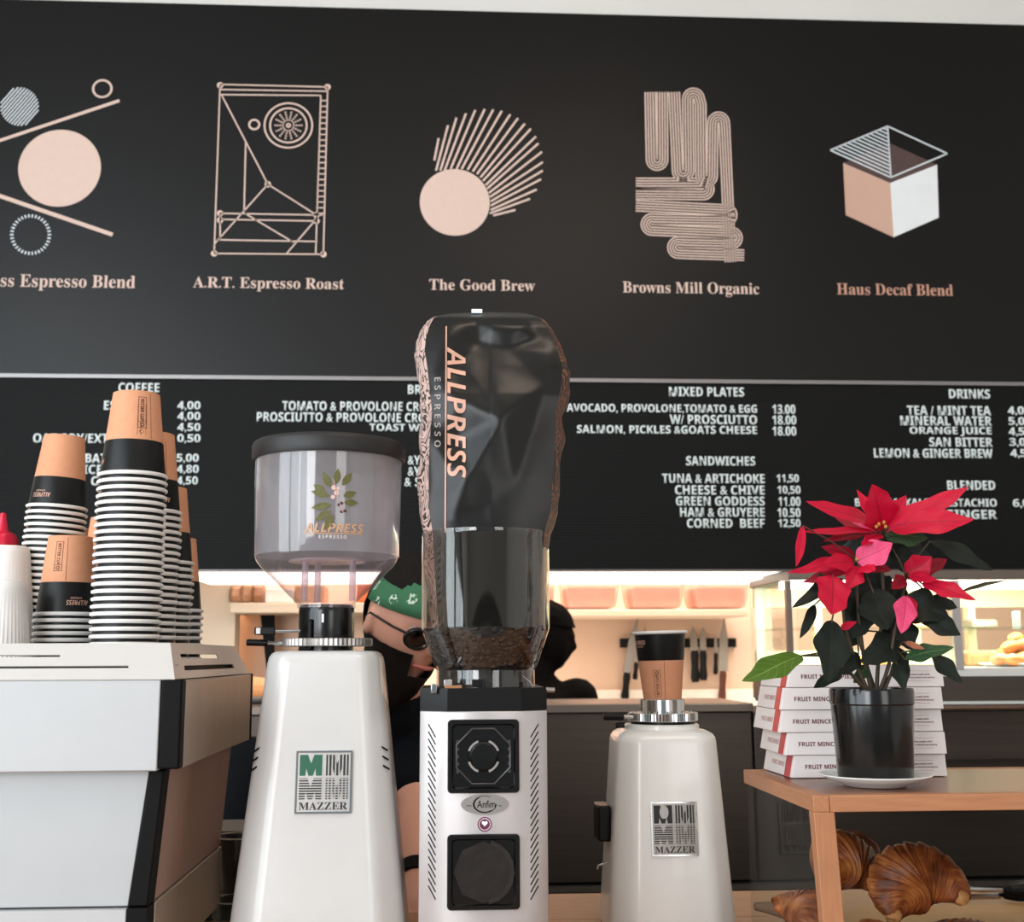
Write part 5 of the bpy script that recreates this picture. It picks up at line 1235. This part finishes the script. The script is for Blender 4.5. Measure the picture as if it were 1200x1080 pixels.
# ------------------------------------------------------------------ poinsettia
YPt = 1.56; px_ = P(1023.5, 860, YPt).x; sp_ = S(YPt)
sa = thing('saucer', 'white shallow saucer under the black plant pot', 'saucer', (px_-.001, YPt, zct))
b = NB(); lathe(b, [(0, .0005), (.038, .0005), (.040, .002), (.052, .006), (.0705, .0135), (.0715, .0145), (.0705, .0155), (.052, .009), (.040, .005), (0, .0045)], seg=56); obj('dish', b, M_white, sa, world=False, smooth=40)
pt = thing('potted_poinsettia', 'red poinsettia in a glossy black pot on a white saucer', 'plant', (px_, YPt, zct+.0055))
zp0 = zct+.0055; zp1 = P(1023, 806, YPt).z; r0, r1 = 43*sp_, 48.5*sp_
b = NB(); lathe(b, [(0, zp0), (r0*.97, zp0), (r0, zp0+.003), (r0+(r1-r0)*.86, zp1-.022), (r1*.985, zp1-.021), (r1*1.01, zp1-.019), (r1*1.01, zp1-.003), (r1*.99, zp1), (r1*.95, zp1), (r1*.93, zp1-.015), (0, zp1-.017)], (px_, YPt, 0), 64)
obj('pot', b, mat('gloss_black_pot', '#101010', .16, col2='#161616'), pt, smooth=30)
b = NB(); lathe(b, [(r1*.935, zp1-.014), (r1*.5, zp1-.010), (0, zp1-.009)], (px_, YPt, 0), 32)
for v in b.verts: v.co.z += noise.noise(v.co*90)*.003
obj('soil', b, mat('dark_soil', '#1d120c', .9, col2='#2e1d14', scale=80, bump=1), pt)
def leafmat(name, c1, c2, vein, rough=.45, tr=.25):
    m = mat(name, c1, rough, col2=c2, scale=30, bump=.12, bscale=90, spec=.28); nt = m.node_tree; N = nt.nodes; L = nt.links; bs = N['Principled BSDF']
    src = bs.inputs['Base Color'].links[0].from_socket
    uv = N.new('ShaderNodeUVMap'); s3 = N.new('ShaderNodeSeparateXYZ'); L.new(uv.outputs[0], s3.inputs[0])
    def mt_(op, a, b_=None):
        x = N.new('ShaderNodeMath'); x.operation = op
        for i, v in enumerate((a, b_)):
            if v is None: continue
            if isinstance(v, (int, float)): x.inputs[i].default_value = v
            else: L.new(v, x.inputs[i])
        return x.outputs[0]
    au = mt_('ABSOLUTE', s3.outputs[0]); mid = mt_('LESS_THAN', au, .05)
    sv = mt_('FRACT', mt_('SUBTRACT', mt_('MULTIPLY', s3.outputs[1], 7.0), mt_('MULTIPLY', au, 1.6))); sv = mt_('LESS_THAN', sv, .09)
    vv = mt_('MAXIMUM', mid, mt_('MULTIPLY', sv, .55)); mx = N.new('ShaderNodeMix'); mx.data_type = 'RGBA'; L.new(mt_('MULTIPLY', vv, .6), mx.inputs[0]); L.new(src, mx.inputs[6]); mx.inputs[7].default_value = lin(vein)
    L.new(mx.outputs[2], bs.inputs['Base Color'])
    out = N['Material Output']; t_ = N.new('ShaderNodeBsdfTranslucent'); L.new(mx.outputs[2], t_.inputs[0]); ms = N.new('ShaderNodeMixShader'); ms.inputs[0].default_value = tr
    L.new(bs.outputs[0], ms.inputs[1]); L.new(t_.outputs[0], ms.inputs[2]); L.new(ms.outputs[0], out.inputs[0]); return m
M_red = leafmat('red_bract', '#d4103a', '#b80c30', '#8a0824'); M_pink = leafmat('pink_bract', '#ee5a86', '#dc3d6c', '#b8204c')
M_redd = leafmat('deep_red_bract', '#a00c2a', '#85091f', '#5c0616'); M_gd = leafmat('dark_green_leaf', '#101a12', '#0b130d', '#1a281c', .55, .06)
M_gm = leafmat('mid_green_leaf', '#2c4a2c', '#1f3722', '#5c7a4c', .5, .15); M_gl = leafmat('light_green_leaf', '#5c7c2c', '#48681f', '#8aa858', .4, .3)
NODES = [(1032, 618, 1.555), (1006, 658, 1.53), (1062, 675, 1.57), (985, 690, 1.52), (1052, 715, 1.53), (1005, 745, 1.57), (1050, 765, 1.55), (975, 770, 1.52)]
lr = random.Random(5)
def leaf(base, tip, wpx, Yb_, Yt_, m_, face=(0, -1, .35), sag=.05, lob=.16, lab=None, twist=0):
    A = P(*base, Yb_); B = P(*tip, Yt_); ax = (B-A); Lg = ax.length; ax.normalize()
    n = Vector(face); n = (n-ax*n.dot(ax)).normalized(); sd = ax.cross(n).normalized()
    W = wpx*S((Yb_+Yt_)/2)/2; b = NB(); uvl = b.loops.layers.uv.new('UVMap'); NL, NW = 20, 8; g = []; ph = lr.random()*6
    for i in range(NL+1):
        t = i/NL; wv = math.sin(PI*min(1, t**.78))**.85 if 0 < t < 1 else 0
        wv *= 1+lob*math.sin(t*11+ph)*(1 if t < .85 else .3)
        tw = twist*t; s2 = sd*math.cos(tw)+n*math.sin(tw); n2 = n*math.cos(tw)-sd*math.sin(tw)
        c = A+ax*Lg*t+n2*(Lg*sag*math.sin(PI*t))+Vector((0, 0, -1))*Lg*.10*t*t*(1-t)*2
        row = []
        for j in range(NW+1):
            u = -1+2*j/NW; row.append(b.verts.new(c+s2*u*W*wv+n2*(abs(u)*W*.22*wv-.12*W*u*u*wv+.07*W*math.sin(t*14+u*3+ph)*abs(u)*wv)))
        g.append(row)
    for i in range(NL):
        for j in range(NW):
            f = b.faces.new((g[i][j], g[i][j+1], g[i+1][j+1], g[i+1][j]))
            for lp, (ii, jj) in zip(f.loops, ((i, j), (i, j+1), (i+1, j+1), (i+1, j))): lp[uvl].uv = (-1+2*jj/NW, ii/NL)
    bmesh.ops.remove_doubles(b, verts=b.verts, dist=1e-5)
    nm = 'bract' if m_ in (M_red, M_pink, M_redd) else 'leaf'
    o = obj(nm, b, m_, pt, smooth=80, label=lab)
    nd = min(NODES, key=lambda q: (P(*q)-A).length); Nn = P(*nd)
    if (Nn-A).length > .004:
        b = NB(); mid_ = (Nn+A)/2+Vector((0, 0, .004)); tube(b, [Nn, mid_, A, A+ax*Lg*.12], [.0014, .0012, .0011, .0006], 6)
        obj('leaf_stalk', b, mat('red_stalk', '#6d2a24', .5, col2='#4a2a1c') if nm == 'bract' else mat('green_stalk', '#33401f', .5, col2='#4a2a1c'), pt)
    return o
R_, K_, DR, G, GM, GL = M_red, M_pink, M_redd, M_gd, M_gm, M_gl
UP = (0, -.55, 1); FR = (0, -1, .25)
LV = [((1033, 622), (1022, 567), 50, 1.54, 1.50, R_, FR), ((1030, 618), (944, 587), 30, 1.55, 1.53, R_, (0, -.8, .8)), ((1042, 618), (1135, 570), 28, 1.55, 1.54, R_, (0, -.8, .8)), ((1040, 618), (1142, 608), 40, 1.53, 1.50, R_, (0, -1, .6)),
      ((1024, 620), (975, 600), 26, 1.57, 1.60, DR, FR), ((1036, 616), (1062, 580), 24, 1.57, 1.58, R_, FR), ((1046, 622), (1090, 596), 30, 1.58, 1.60, R_, FR), ((1026, 614), (1004, 573), 16, 1.57, 1.58, R_, FR),
      ((1024, 622), (938, 622), 18, 1.54, 1.50, R_, (0, -.7, 1)), ((941, 616), (933, 664), 12, 1.50, 1.49, R_, FR), ((1020, 626), (964, 634), 20, 1.55, 1.52, DR, UP), ((1026, 624), (998, 612), 18, 1.52, 1.49, K_, UP), ((1032, 626), (1010, 640), 20, 1.54, 1.50, R_, UP), ((1040, 624), (1066, 610), 16, 1.52, 1.49, K_, UP),
      ((1004, 658), (1046, 636), 34, 1.52, 1.50, K_, (0, -1, .3)), ((1002, 656), (922, 671), 24, 1.53, 1.50, R_, (0, -.8, .7)), ((1000, 658), (964, 660), 24, 1.52, 1.49, R_, FR), ((1006, 664), (992, 690), 24, 1.52, 1.50, R_, FR), ((1008, 662), (1026, 668), 22, 1.52, 1.5, R_, FR),
      ((1002, 652), (962, 640), 18, 1.55, 1.56, DR, FR), ((1000, 662), (940, 682), 16, 1.56, 1.57, DR, FR), ((1010, 656), (1044, 668), 20, 1.55, 1.55, DR, FR),
      ((1062, 672), (1092, 652), 30, 1.56, 1.54, R_, FR), ((1064, 674), (1099, 680), 16, 1.55, 1.52, R_, FR), ((1080, 683), (1144, 703), 26, 1.54, 1.50, R_, (0, -1, .5)), ((1064, 672), (1110, 655), 22, 1.60, 1.62, DR, FR), ((1060, 676), (1045, 690), 18, 1.55, 1.53, DR, FR),
      ((976, 674), (974, 720), 44, 1.50, 1.47, R_, (0, -1, .2)), ((1062, 698), (1056, 742), 26, 1.52, 1.49, K_, (0, -1, .1)), ((1064, 698), (1070, 728), 18, 1.54, 1.52, R_, FR), ((985, 736), (1004, 728), 10, 1.53, 1.50, R_, FR), ((1060, 752), (1084, 760), 8, 1.52, 1.50, mat('dry_leaf', '#9a5a3a', .6, col2='#7a4028'), FR),
      # green leaves
      ((1036, 626), (1088, 630), 34, 1.56, 1.55, GM, (0, -1, .5)), ((1090, 634), (1164, 668), 24, 1.58, 1.56, G, (0, -1, .5)), ((1030, 632), (978, 648), 28, 1.58, 1.60, G, FR), ((1040, 634), (1095, 655), 30, 1.60, 1.62, G, FR), ((1036, 636), (1008, 690), 34, 1.59, 1.60, G, FR), ((1044, 640), (1075, 672), 30, 1.6, 1.6, G, FR),
      ((988, 678), (928, 712), 22, 1.53, 1.50, G, (0, -.7, .9)), ((978, 678), (956, 674), 18, 1.52, 1.5, GM, UP), ((1122, 696), (1180, 679), 12, 1.54, 1.50, mat('olive_twig_leaf', '#3a3418', .5, col2='#2a2812'), (0, -.6, 1)), ((955, 708), (937, 748), 13, 1.52, 1.50, G, FR), ((975, 726), (970, 800), 42, 1.50, 1.47, G, (0, -1, .25)),
      ((940, 768), (869, 798), 34, 1.50, 1.44, GL, (0, -.75, .8)), ((1022, 690), (1040, 738), 52, 1.54, 1.52, G, FR), ((1056, 704), (1112, 722), 46, 1.55, 1.53, G, FR), ((1076, 716), (1126, 744), 30, 1.54, 1.52, G, FR), ((1090, 700), (1122, 712), 18, 1.56, 1.55, G, FR), ((1030, 690), (985, 712), 44, 1.56, 1.55, G, FR), ((1010, 700), (998, 748), 44, 1.55, 1.54, G, FR),
      ((1048, 722), (1070, 762), 34, 1.56, 1.55, G, FR), ((1052, 748), (1008, 776), 36, 1.55, 1.52, G, FR), ((1060, 772), (1118, 758), 26, 1.52, 1.49, GM, (0, -.8, .8)), ((1092, 766), (1128, 800), 22, 1.52, 1.50, G, FR), ((1050, 776), (1060, 808), 20, 1.53, 1.51, G, FR), ((1006, 765), (983, 790), 22, 1.54, 1.52, G, FR), ((988, 780), (953, 806), 18, 1.52, 1.50, G, FR), ((1015, 780), (1000, 800), 16, 1.55, 1.54, GM, FR),
      ((1046, 690), (1018, 676), 26, 1.57, 1.57, G, FR), ((1044, 756), (1066, 790), 22, 1.57, 1.56, G, FR), ((1004, 740), (978, 760), 24, 1.58, 1.58, G, FR), ((1062, 690), (1032, 720), 30, 1.58, 1.58, G, FR), ((1030, 740), (1052, 756), 26, 1.57, 1.57, G, FR)]
for l in LV:
    leaf(*l[:6], face=l[6], twist=lr.uniform(-.25, .25), sag=lr.uniform(.02, .07), lob=.14 if l[2] > 14 else .05,
         lab={id(GL): 'large light green leaf reaching out over the boxes', id(K_): 'lighter pink bract'}.get(id(l[5])))
def stem(pts, r0_=.003, r1_=.0016):
    b = NB(); q = [P(*p) for p in pts]; n_ = len(q); tube(b, q, [r0_+(r1_-r0_)*i/(n_-1) for i in range(n_)], 8); obj('stem', b, mat('brown_stem', '#35351f', .6, col2='#4a2c20', scale=50), pt)
stem([(1027, 812, 1.56), (1030, 760, 1.56), (1036, 700, 1.56), (1033, 650, 1.555), (1032, 618, 1.555)])
stem([(1022, 812, 1.55), (1012, 770, 1.55), (1006, 720, 1.54), (1004, 690, 1.53), (1006, 658, 1.53)])
stem([(1032, 812, 1.56), (1044, 770, 1.56), (1054, 720, 1.56), (1062, 675, 1.57)])
stem([(1018, 812, 1.54), (1004, 780, 1.54), (990, 735, 1.53), (985, 690, 1.52)])
stem([(1030, 812, 1.55), (1042, 780, 1.54), (1052, 715, 1.53)])
stem([(1026, 812, 1.57), (1016, 780, 1.57), (1005, 745, 1.57)])
stem([(1034, 812, 1.55), (1044, 790, 1.55), (1050, 765, 1.55)])
stem([(1016, 810, 1.54), (998, 790, 1.53), (975, 770, 1.52)]); stem([(975, 770, 1.52), (958, 768, 1.51), (941, 768, 1.50)], .0018, .0012)
stem([(1062, 675, 1.57), (1075, 680, 1.56), (1090, 690, 1.55), (1124, 696, 1.54)], .0014, .001)
for x, y in ((1030, 614), (1036, 612), (1027, 617), (1038, 617), (1004, 655), (1009, 652)):
    b = NB(); q = P(x, y, 1.52); ball(b, q, .0022, (1, 1, 1.2), 10); obj('flower_bud', b, mat('yellow_green_bud', '#9aa040', .5, col2='#c0542c', scale=200), pt)

# ------------------------------------------------------------------ people
M_skin = mat('fair_skin', '#e2a890', .5, col2='#d6957c', scale=14)
M_shirt = mat('navy_black_cotton', '#101318', .85, col2='#0b0d11', scale=16, bump=.2, spec=.15)
M_trou = mat('dark_trousers', '#17181b', .85)
def limb(bm, pts, rs, seg=14):
    tube(bm, pts, rs, seg)
    for p, r in zip(pts, rs): ball(bm, p, r, seg=12)
def headpts(bm, c, yaw_, pitch_, sc=1.0, roll_=0):
    """sculpted head facing -y, then turned; c = centre of the skull"""
    M_ = Matrix.Translation(c) @ Matrix.Rotation(yaw_, 4, 'Z') @ Matrix.Rotation(roll_, 4, 'Y') @ Matrix.Rotation(pitch_, 4, 'X')
    b2 = NB(); bmesh.ops.create_uvsphere(b2, u_segments=48, v_segments=36, radius=1)
    for v in b2.verts:
        x, y, z = v.co; z0 = z
        jaw = max(0, -z)
        X = x*.077*(1-.30*jaw**1.6); Yy = y*.098; Z = z*.118
        if y < 0:
            f = -y
            Yy -= .022*math.exp(-((x/.16)**2))*math.exp(-((z+.14)/.17)**2)*f            # nose
            Yy -= .007*math.exp(-((x/.5)**2))*math.exp(-((z-.20)/.10)**2)*f             # brow
            Yy += .011*(math.exp(-(((x-.40)/.17)**2))+math.exp(-(((x+.40)/.17)**2)))*math.exp(-((z-.05)/.11)**2)*f   # eye sockets
            Yy -= .006*math.exp(-((x/.28)**2))*math.exp(-((z+.47)/.09)**2)*f            # lips
            Yy -= .010*math.exp(-((x/.3)**2))*math.exp(-((z+.80)/.16)**2)              # chin
        elif z < 0: Yy *= 1-.35*jaw
        v.co = (X*sc, Yy*sc, Z*sc)
    for sx_ in (-1, 1):
        mt = Matrix.Translation((sx_*.078*sc, .008*sc, -.012*sc)) @ Matrix.Rotation(sx_*.35, 4, 'Z') @ Matrix.Diagonal((.009*sc, .020*sc, .032*sc, 1))
        bmesh.ops.create_uvsphere(b2, u_segments=14, v_segments=10, radius=1, matrix=mt)
    b2.transform(M_); me = bpy.data.meshes.new('h'); b2.to_mesh(me); b2.free(); bm.from_mesh(me); bpy.data.meshes.remove(me)
    return M_
def hand(bm, w_, d, up, sc=1.0, curl=.3):
    """w_: wrist point; d: direction of the fingers; up: back of the hand normal"""
    d = Vector(d).normalized(); up = Vector(up); up = (up-d*up.dot(d)).normalized(); s3 = d.cross(up)
    limb(bm, [w_, w_+d*.045*sc, w_+d*.085*sc], [.026*sc, .030*sc, .028*sc], 12)
    for k, (o, l) in enumerate(((-.030, .068), (-.010, .078), (.010, .074), (.029, .058))):
        p = w_+d*.085*sc+s3*o*sc; q = p+(d-up*curl*.5)*l*.5*sc; r_ = q+(d-up*curl*1.8).normalized()*l*.5*sc
        limb(bm, [w_+d*.05*sc+s3*o*.8*sc, p, q, r_], [.010*sc, .0098*sc, .0088*sc, .0075*sc], 10)
    p = w_+d*.025*sc-s3*.022*sc; limb(bm, [p, p+(d*.7-s3).normalized()*.035*sc, p+(d*1.2-s3*.8).normalized()*.068*sc], [.013*sc, .011*sc, .009*sc], 10)
# barista leaning over the counter
hc = P(480, 727, 2.30)
br = thing('person', 'person in a green patterned bandana, glasses and black t-shirt leaning over the counter', 'person', (hc.x-.2, 2.9, 0))
chest = P(385, 955, 2.62); shL = P(292, 905, 2.62); shR = P(482, 862, 2.46); neck = P(455, 835, 2.42); belly = P(350, 1080, 2.82); pel = Vector((belly.x-.02, 3.02, .95))
elR = P(490, 945, 2.34); wrR = P(488, 1032, 2.20); elL = P(262, 1010, 2.52); wrL = P(290, 1065, 2.32)
wrR.z = max(wrR.z, ZT+.028); wrL.z = ZT+.05
b = NB()
MH = headpts(b, hc, math.radians(32), math.radians(22), 1.0, math.radians(8))
limb(b, [hc+Vector((-.01, .05, -.06)), neck, (chest+neck)/2], [.052, .058, .07])
limb(b, [chest, belly, pel], [.13, .13, .14])
for a, e, w3 in ((shL, elL, wrL), (shR, elR, wrR)):
    limb(b, [chest+(a-chest)*.5, a, (a+e)/2, e, e+(w3-e)*.3, w3], [.08, .058, .048, .040, .041, .026])
hand(b, wrR, (.1, -1, -.35), (0, -.3, 1)); hand(b, wrL, (.3, -1, -.1), (0, 0, 1))
for sg in (-1, 1):
    h_ = pel+Vector((sg*.09, 0, -.04)); limb(b, [h_, Vector((h_.x+sg*.02, 3.0, .50)), Vector((h_.x+sg*.03, 3.04, .09)), Vector((h_.x+sg*.035, 2.92, .045))], [.085, .058, .042, .04])
obj('body', remeshed(b, .0055, 4), M_skin, br, smooth=180)
b = NB()
limb(b, [neck+Vector((.012, -.01, .012)), neck+Vector((-.03, .05, -.05)), chest, belly, pel], [.073, .105, .152, .148, .155])
for a, e in ((shL, elL), (shR, elR)): limb(b, [chest+(a-chest)*.5, a, a+(e-a)*.35, a+(e-a)*.62], [.105, .078, .066, .062])
obj('t_shirt', remeshed(b, .009, 5), M_shirt, br, smooth=180)
b = NB(); limb(b, [pel+Vector((-.07, 0, 0)), pel+Vector((.07, 0, 0))], [.16, .16])
for sg in (-1, 1):
    h_ = pel+Vector((sg*.09, 0, -.04)); limb(b, [h_, Vector((h_.x+sg*.02, 3.0, .50)), Vector((h_.x+sg*.03, 3.04, .12))], [.105, .076, .062])
obj('trousers', remeshed(b, .012, 3), M_trou, br, smooth=180)
for sg in (-1, 1):
    b = NB(); h_ = pel.x+sg*.125; limb(b, [(h_, 3.06, .05), (h_+sg*.005, 2.93, .045), (h_+sg*.01, 2.85, .04)], [.05, .048, .038])
    for v in b.verts: v.co.z = max(0.0, v.co.z)
    obj('shoe', b, M_black, br, smooth=180)
def onhead(bm): bm.transform(MH); return bm
# beard, hair, bandana, glasses in head coordinates
def shell(bm, keep, k, off=(0, 0, 0), drop=0):
    b2 = NB(); bmesh.ops.create_uvsphere(b2, u_segments=56, v_segments=44, radius=1); rem = [v for v in b2.verts if not keep(*v.co)]
    bmesh.ops.delete(b2, geom=rem, context='VERTS')
    for v in b2.verts:
        x, y, z = v.co; jaw = max(0, -z)
        ch = .018*math.exp(-((x/.35)**2))*math.exp(-((z+.75)/.25)**2) if y < 0 else 0
        v.co = Vector((x*.077*(1-.26*jaw**1.6), y*.098-ch, z*.118))*k+Vector(off)
        if z < -.45 and drop: v.co.z -= drop*(-z-.45); v.co.y *= 1-.3*max(0, -z-.6)
        v.co *= 1+.03*noise.noise(v.co*70)
    me = bpy.data.meshes.new('h'); b2.to_mesh(me); b2.free(); bm.from_mesh(me); bpy.data.meshes.remove(me); return bm
M_hair = mat('dark_brown_hair', '#0f0c0a', .7, col2='#1f1915', scale=30, spec=.15, stretch=(6, 1, 1), bump=.6, bscale=60)
b = shell(NB(), lambda x, y, z: (z < -.28 and y < .35 and not (abs(x) < .26 and -.52 < z < -.42 and y < -.6)) and not (abs(x) < .22 and z > -.40), 1.08, drop=.09); obj('beard', onhead(b), M_hair, br, smooth=180)
b = shell(NB(), lambda x, y, z: (z > .42) or (y > .35 and z > -.35), 1.09, (0, .004, .006)); obj('hair', onhead(b), M_hair, br, smooth=180)
def bandmat():
    m = mat('green_bandana_cloth', '#3f7a55', .8, col2='#356b49', scale=20, bump=.2); nt = m.node_tree; N = nt.nodes; L = nt.links; bs = N['Principled BSDF']; src = bs.inputs['Base Color'].links[0].from_socket
    tc = N.new('ShaderNodeTexCoord'); vo = N.new('ShaderNodeTexVoronoi'); vo.inputs['Scale'].default_value = 30; vo.inputs['Randomness'].default_value = .45; L.new(tc.outputs['Object'], vo.inputs['Vector'])
    nz = N.new('ShaderNodeTexNoise'); nz.inputs['Scale'].default_value = 120; L.new(tc.outputs['Object'], nz.inputs['Vector'])
    a = N.new('ShaderNodeMath'); a.operation = 'LESS_THAN'; a.inputs[1].default_value = .36; L.new(vo.outputs['Distance'], a.inputs[0])
    c = N.new('ShaderNodeMath'); c.operation = 'GREATER_THAN'; c.inputs[1].default_value = .5; L.new(nz.outputs['Fac'], c.inputs[0])
    d = N.new('ShaderNodeMath'); d.operation = 'MULTIPLY'; L.new(a.outputs[0], d.inputs[0]); L.new(c.outputs[0], d.inputs[1])
    mx = N.new('ShaderNodeMix'); mx.data_type = 'RGBA'; L.new(d.outputs[0], mx.inputs[0]); L.new(src, mx.inputs[6]); mx.inputs[7].default_value = lin('#cfe0cf'); L.new(mx.outputs[2], bs.inputs['Base Color']); return m
b = NB(); rr = []; nb = 56
for z, k in ((.17, 1.035), (.18, 1.10), (.34, 1.12), (.55, 1.12), (.73, 1.11), (.76, 1.05)):
    cz = math.sqrt(1-z*z); rr.append([(.077*k*cz*math.cos(2*PI*i/nb), .098*k*cz*math.sin(2*PI*i/nb)+.002, .118*z+.012*math.sin(2*PI*i/nb)*-1) for i in range(nb)])
rings(b, rr, cap=False); obj('bandana', onhead(b), bandmat(), br, smooth=180)
M_frame = mat('black_glasses_frame', '#0c0c0c', .25)
b = NB()
for sg in (-1, 1):
    tube(b, [(sg*.033+.026*math.cos(a), -.106+abs(.033*math.cos(a))*.10, -.002+.018*math.sin(a)) for a in [2*PI*i/20 for i in range(21)]], .0042, 8, cap=False)
    tube(b, [(sg*.057, -.102, .004), (sg*.078, -.080, .006), (sg*.086, 0, .002), (sg*.084, .015, -.01)], .0024, 8)
tube(b, [(-.010, -.109, .002), (0, -.111, .004), (.010, -.109, .002)], .0022, 8)
gl = obj('glasses', onhead(b), M_frame, br)
for sg in (-1, 1):
    b = NB(); poly(b, [(sg*.033+.025*math.cos(a), -.105+abs(.033*math.cos(a))*.10, -.002+.017*math.sin(a)) for a in [2*PI*i/20 for i in range(20)]], .001); onhead(b); bmesh.ops.translate(b, verts=b.verts, vec=-wloc(br)); obj('lens', b, clear('tinted_lens', (.32, .29, .28), .03, fr=1.3), gl, world=False)
for sg in (-1, 1):
    b = NB(); ball(b, (sg*.031, -.081, .004), .0125, seg=16); obj('eye', onhead(b), mat('eye_white', '#a8948c', .3), br)
    b = NB(); ball(b, (sg*.031, -.0925, .003), .0050, (1, .5, 1), seg=12); obj('iris', onhead(b), mat('dark_iris', '#2a1a12', .2), br)
b = NB(); tube(b, [(-.022, -.098, -.054), (-.01, -.107, -.053), (0, -.1085, -.0535), (.01, -.107, -.053), (.022, -.098, -.054)], [.002, .0042, .0045, .0042, .002], 8); obj('lips', onhead(b), mat('lip_pink', '#b8685c', .4), br)
b = NB(); d = (wrR-elR).normalized(); tube(b, [wrR-d*.030, wrR-d*.004], [.034, .033], 20); obj('wristband', b, M_blackm, br, bevel=.002)
b = NB(); q = P(470, 848, 2.36)
# apron strap
# second person in the kitchen, seen as a dark figure in profile
h2 = P(640, 753, 4.2); h2.z = P(640, 748, 4.2).z
p2 = thing('person', 'dark clad person in the kitchen, head in profile, half hidden by the silver grinder', 'person', (h2.x, 4.2, 0))
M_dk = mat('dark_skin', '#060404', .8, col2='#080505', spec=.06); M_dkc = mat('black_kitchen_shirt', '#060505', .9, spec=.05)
b = NB(); M2 = headpts(b, h2, math.radians(80), math.radians(8), .98)
n2 = h2+Vector((-.03, 0, -.13)); sh = h2.z-.175
c2 = Vector((h2.x-.05, 4.2, sh-.10)); pl2 = Vector((h2.x-.05, 4.2, .90))
limb(b, [h2+Vector((-.02, 0, -.07)), n2, c2], [.052, .058, .09]); limb(b, [c2, pl2], [.14, .13])
for sx2 in (-1, 1):
    a = Vector((h2.x-.05+sx2*.155, 4.2, sh-.035)); e = Vector((a.x+sx2*.05, 4.15, sh-.30)); w3 = Vector((a.x+sx2*.0, 4.42, sh-.34))
    limb(b, [c2+(a-c2)*.5, a, e, w3], [.075, .055, .042, .028]); hand(b, w3, (0, 1, .05), (0, 0, 1))
    h_ = pl2+Vector((sx2*.09, 0, -.04)); limb(b, [h_, Vector((h_.x, 4.18, .48)), Vector((h_.x, 4.24, .09)), Vector((h_.x+.09, 4.22, .05))], [.085, .058, .042, .04])
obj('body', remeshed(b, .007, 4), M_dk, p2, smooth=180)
b = NB(); limb(b, [n2+Vector((0, 0, -.05)), c2, pl2], [.085, .155, .15])
for sx2 in (-1, 1):
    a = Vector((h2.x-.05+sx2*.155, 4.2, sh-.035)); e = Vector((a.x+sx2*.05, 4.15, sh-.30)); limb(b, [c2+(a-c2)*.5, a, a+(e-a)*.7], [.10, .078, .060])
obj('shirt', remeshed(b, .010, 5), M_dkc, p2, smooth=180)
b = NB(); limb(b, [pl2+Vector((-.06, 0, 0)), pl2+Vector((.06, 0, 0))], [.155, .155])
for sx2 in (-1, 1):
    h_ = pl2+Vector((sx2*.09, 0, -.04)); limb(b, [h_, Vector((h_.x, 4.18, .48)), Vector((h_.x, 4.24, .12))], [.105, .075, .06])
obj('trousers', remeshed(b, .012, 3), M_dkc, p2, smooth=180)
b = shell(NB(), lambda x, y, z: (z > .30) or (y > .15 and z > -.45), 1.10, (0, .004, .004)); b.transform(M2); obj('hair', b, mat('black_hair', '#050404', .9, bump=.6, scale=80, spec=.05), p2, smooth=180)

# ------------------------------------------------------------------ small things between machine and grinder
M_tumb = clear('tumbler_glass', (.86, .85, .83), .03, fr=1.5)
yg = 1.93; gq = P(279, 1000, yg)
def tumbler(lab, z0, r, h, y=yg):
    t = thing('drinking_glass', lab, 'glass', (gq.x, y, z0), group='stacked tumblers beside the espresso machine')
    n = 36; rr = []
    for z, k, fl in ((0, .74, 0), (.004, .78, .4), (h*.25, .84, 1), (h*.55, .90, 1), (h*.62, .93, .3), (h*.70, .94, 0), (h, 1.0, 0), (h+.001, .98, 0), (h-.002, .955, 0), (h*.62, .88, 0), (h*.2, .78, 0), (.010, .68, 0)):
        rr.append([(r*(k-(.04*fl if i % 3 == 0 else 0))*math.cos(2*PI*i/n), r*(k-(.04*fl if i % 3 == 0 else 0))*math.sin(2*PI*i/n), z) for i in range(n)])
    b = NB(); rings(b, rr); obj('fluted_wall', b, M_tumb, t, world=False, smooth=25)
    b = NB(); tube(b, [(r*.99*math.cos(2*PI*i/32), r*.99*math.sin(2*PI*i/32), h) for i in range(33)], .0011, 6, cap=False); obj('rim', b, clear('glass_rim', (.9, .9, .9), .05, haze=.5, hazecol=(.9, .85, .8)), t, world=False)
gz = P(279, 979, yg).z
kb_h = P(240, 973, 2.04).z
tumbler('fluted clear tumbler standing on another glass, between machine and front grinder', gz-.092, .0385, .092)
tumbler('lower fluted tumbler carrying the clear one, between machine and front grinder', ZT+.0005, .0395, gz-.093-ZT, yg)
a = P(224, 1010, 2.1); c = P(318, 1010, 2.1)
t = thing('knock_box', 'black box with a copper coloured card behind the tumblers', 'box', ((a.x+c.x)/2, 2.1, ZT))
b = NB(); box(b, a.x, c.x, 2.05, 2.2, ZT+.0005, P(260, 974, 2.05).z); obj('box_body', b, M_black, t, bevel=.003)
b = NB(); box(b, a.x+.002, c.x-.002, 2.046, 2.05, P(260, 977, 2.05).z, P(260, 974, 2.05).z+.001); obj('rim', b, M_steel, t)
b = NB(); poly(b, [P(228, 1009, 2.048), P(246, 994, 2.048), P(246, 1012, 2.048), P(229, 1021, 2.048)], .001); obj('card', b, mat('copper_card', '#8c5240', .6, col2='#6e3c2e', scale=60), t)
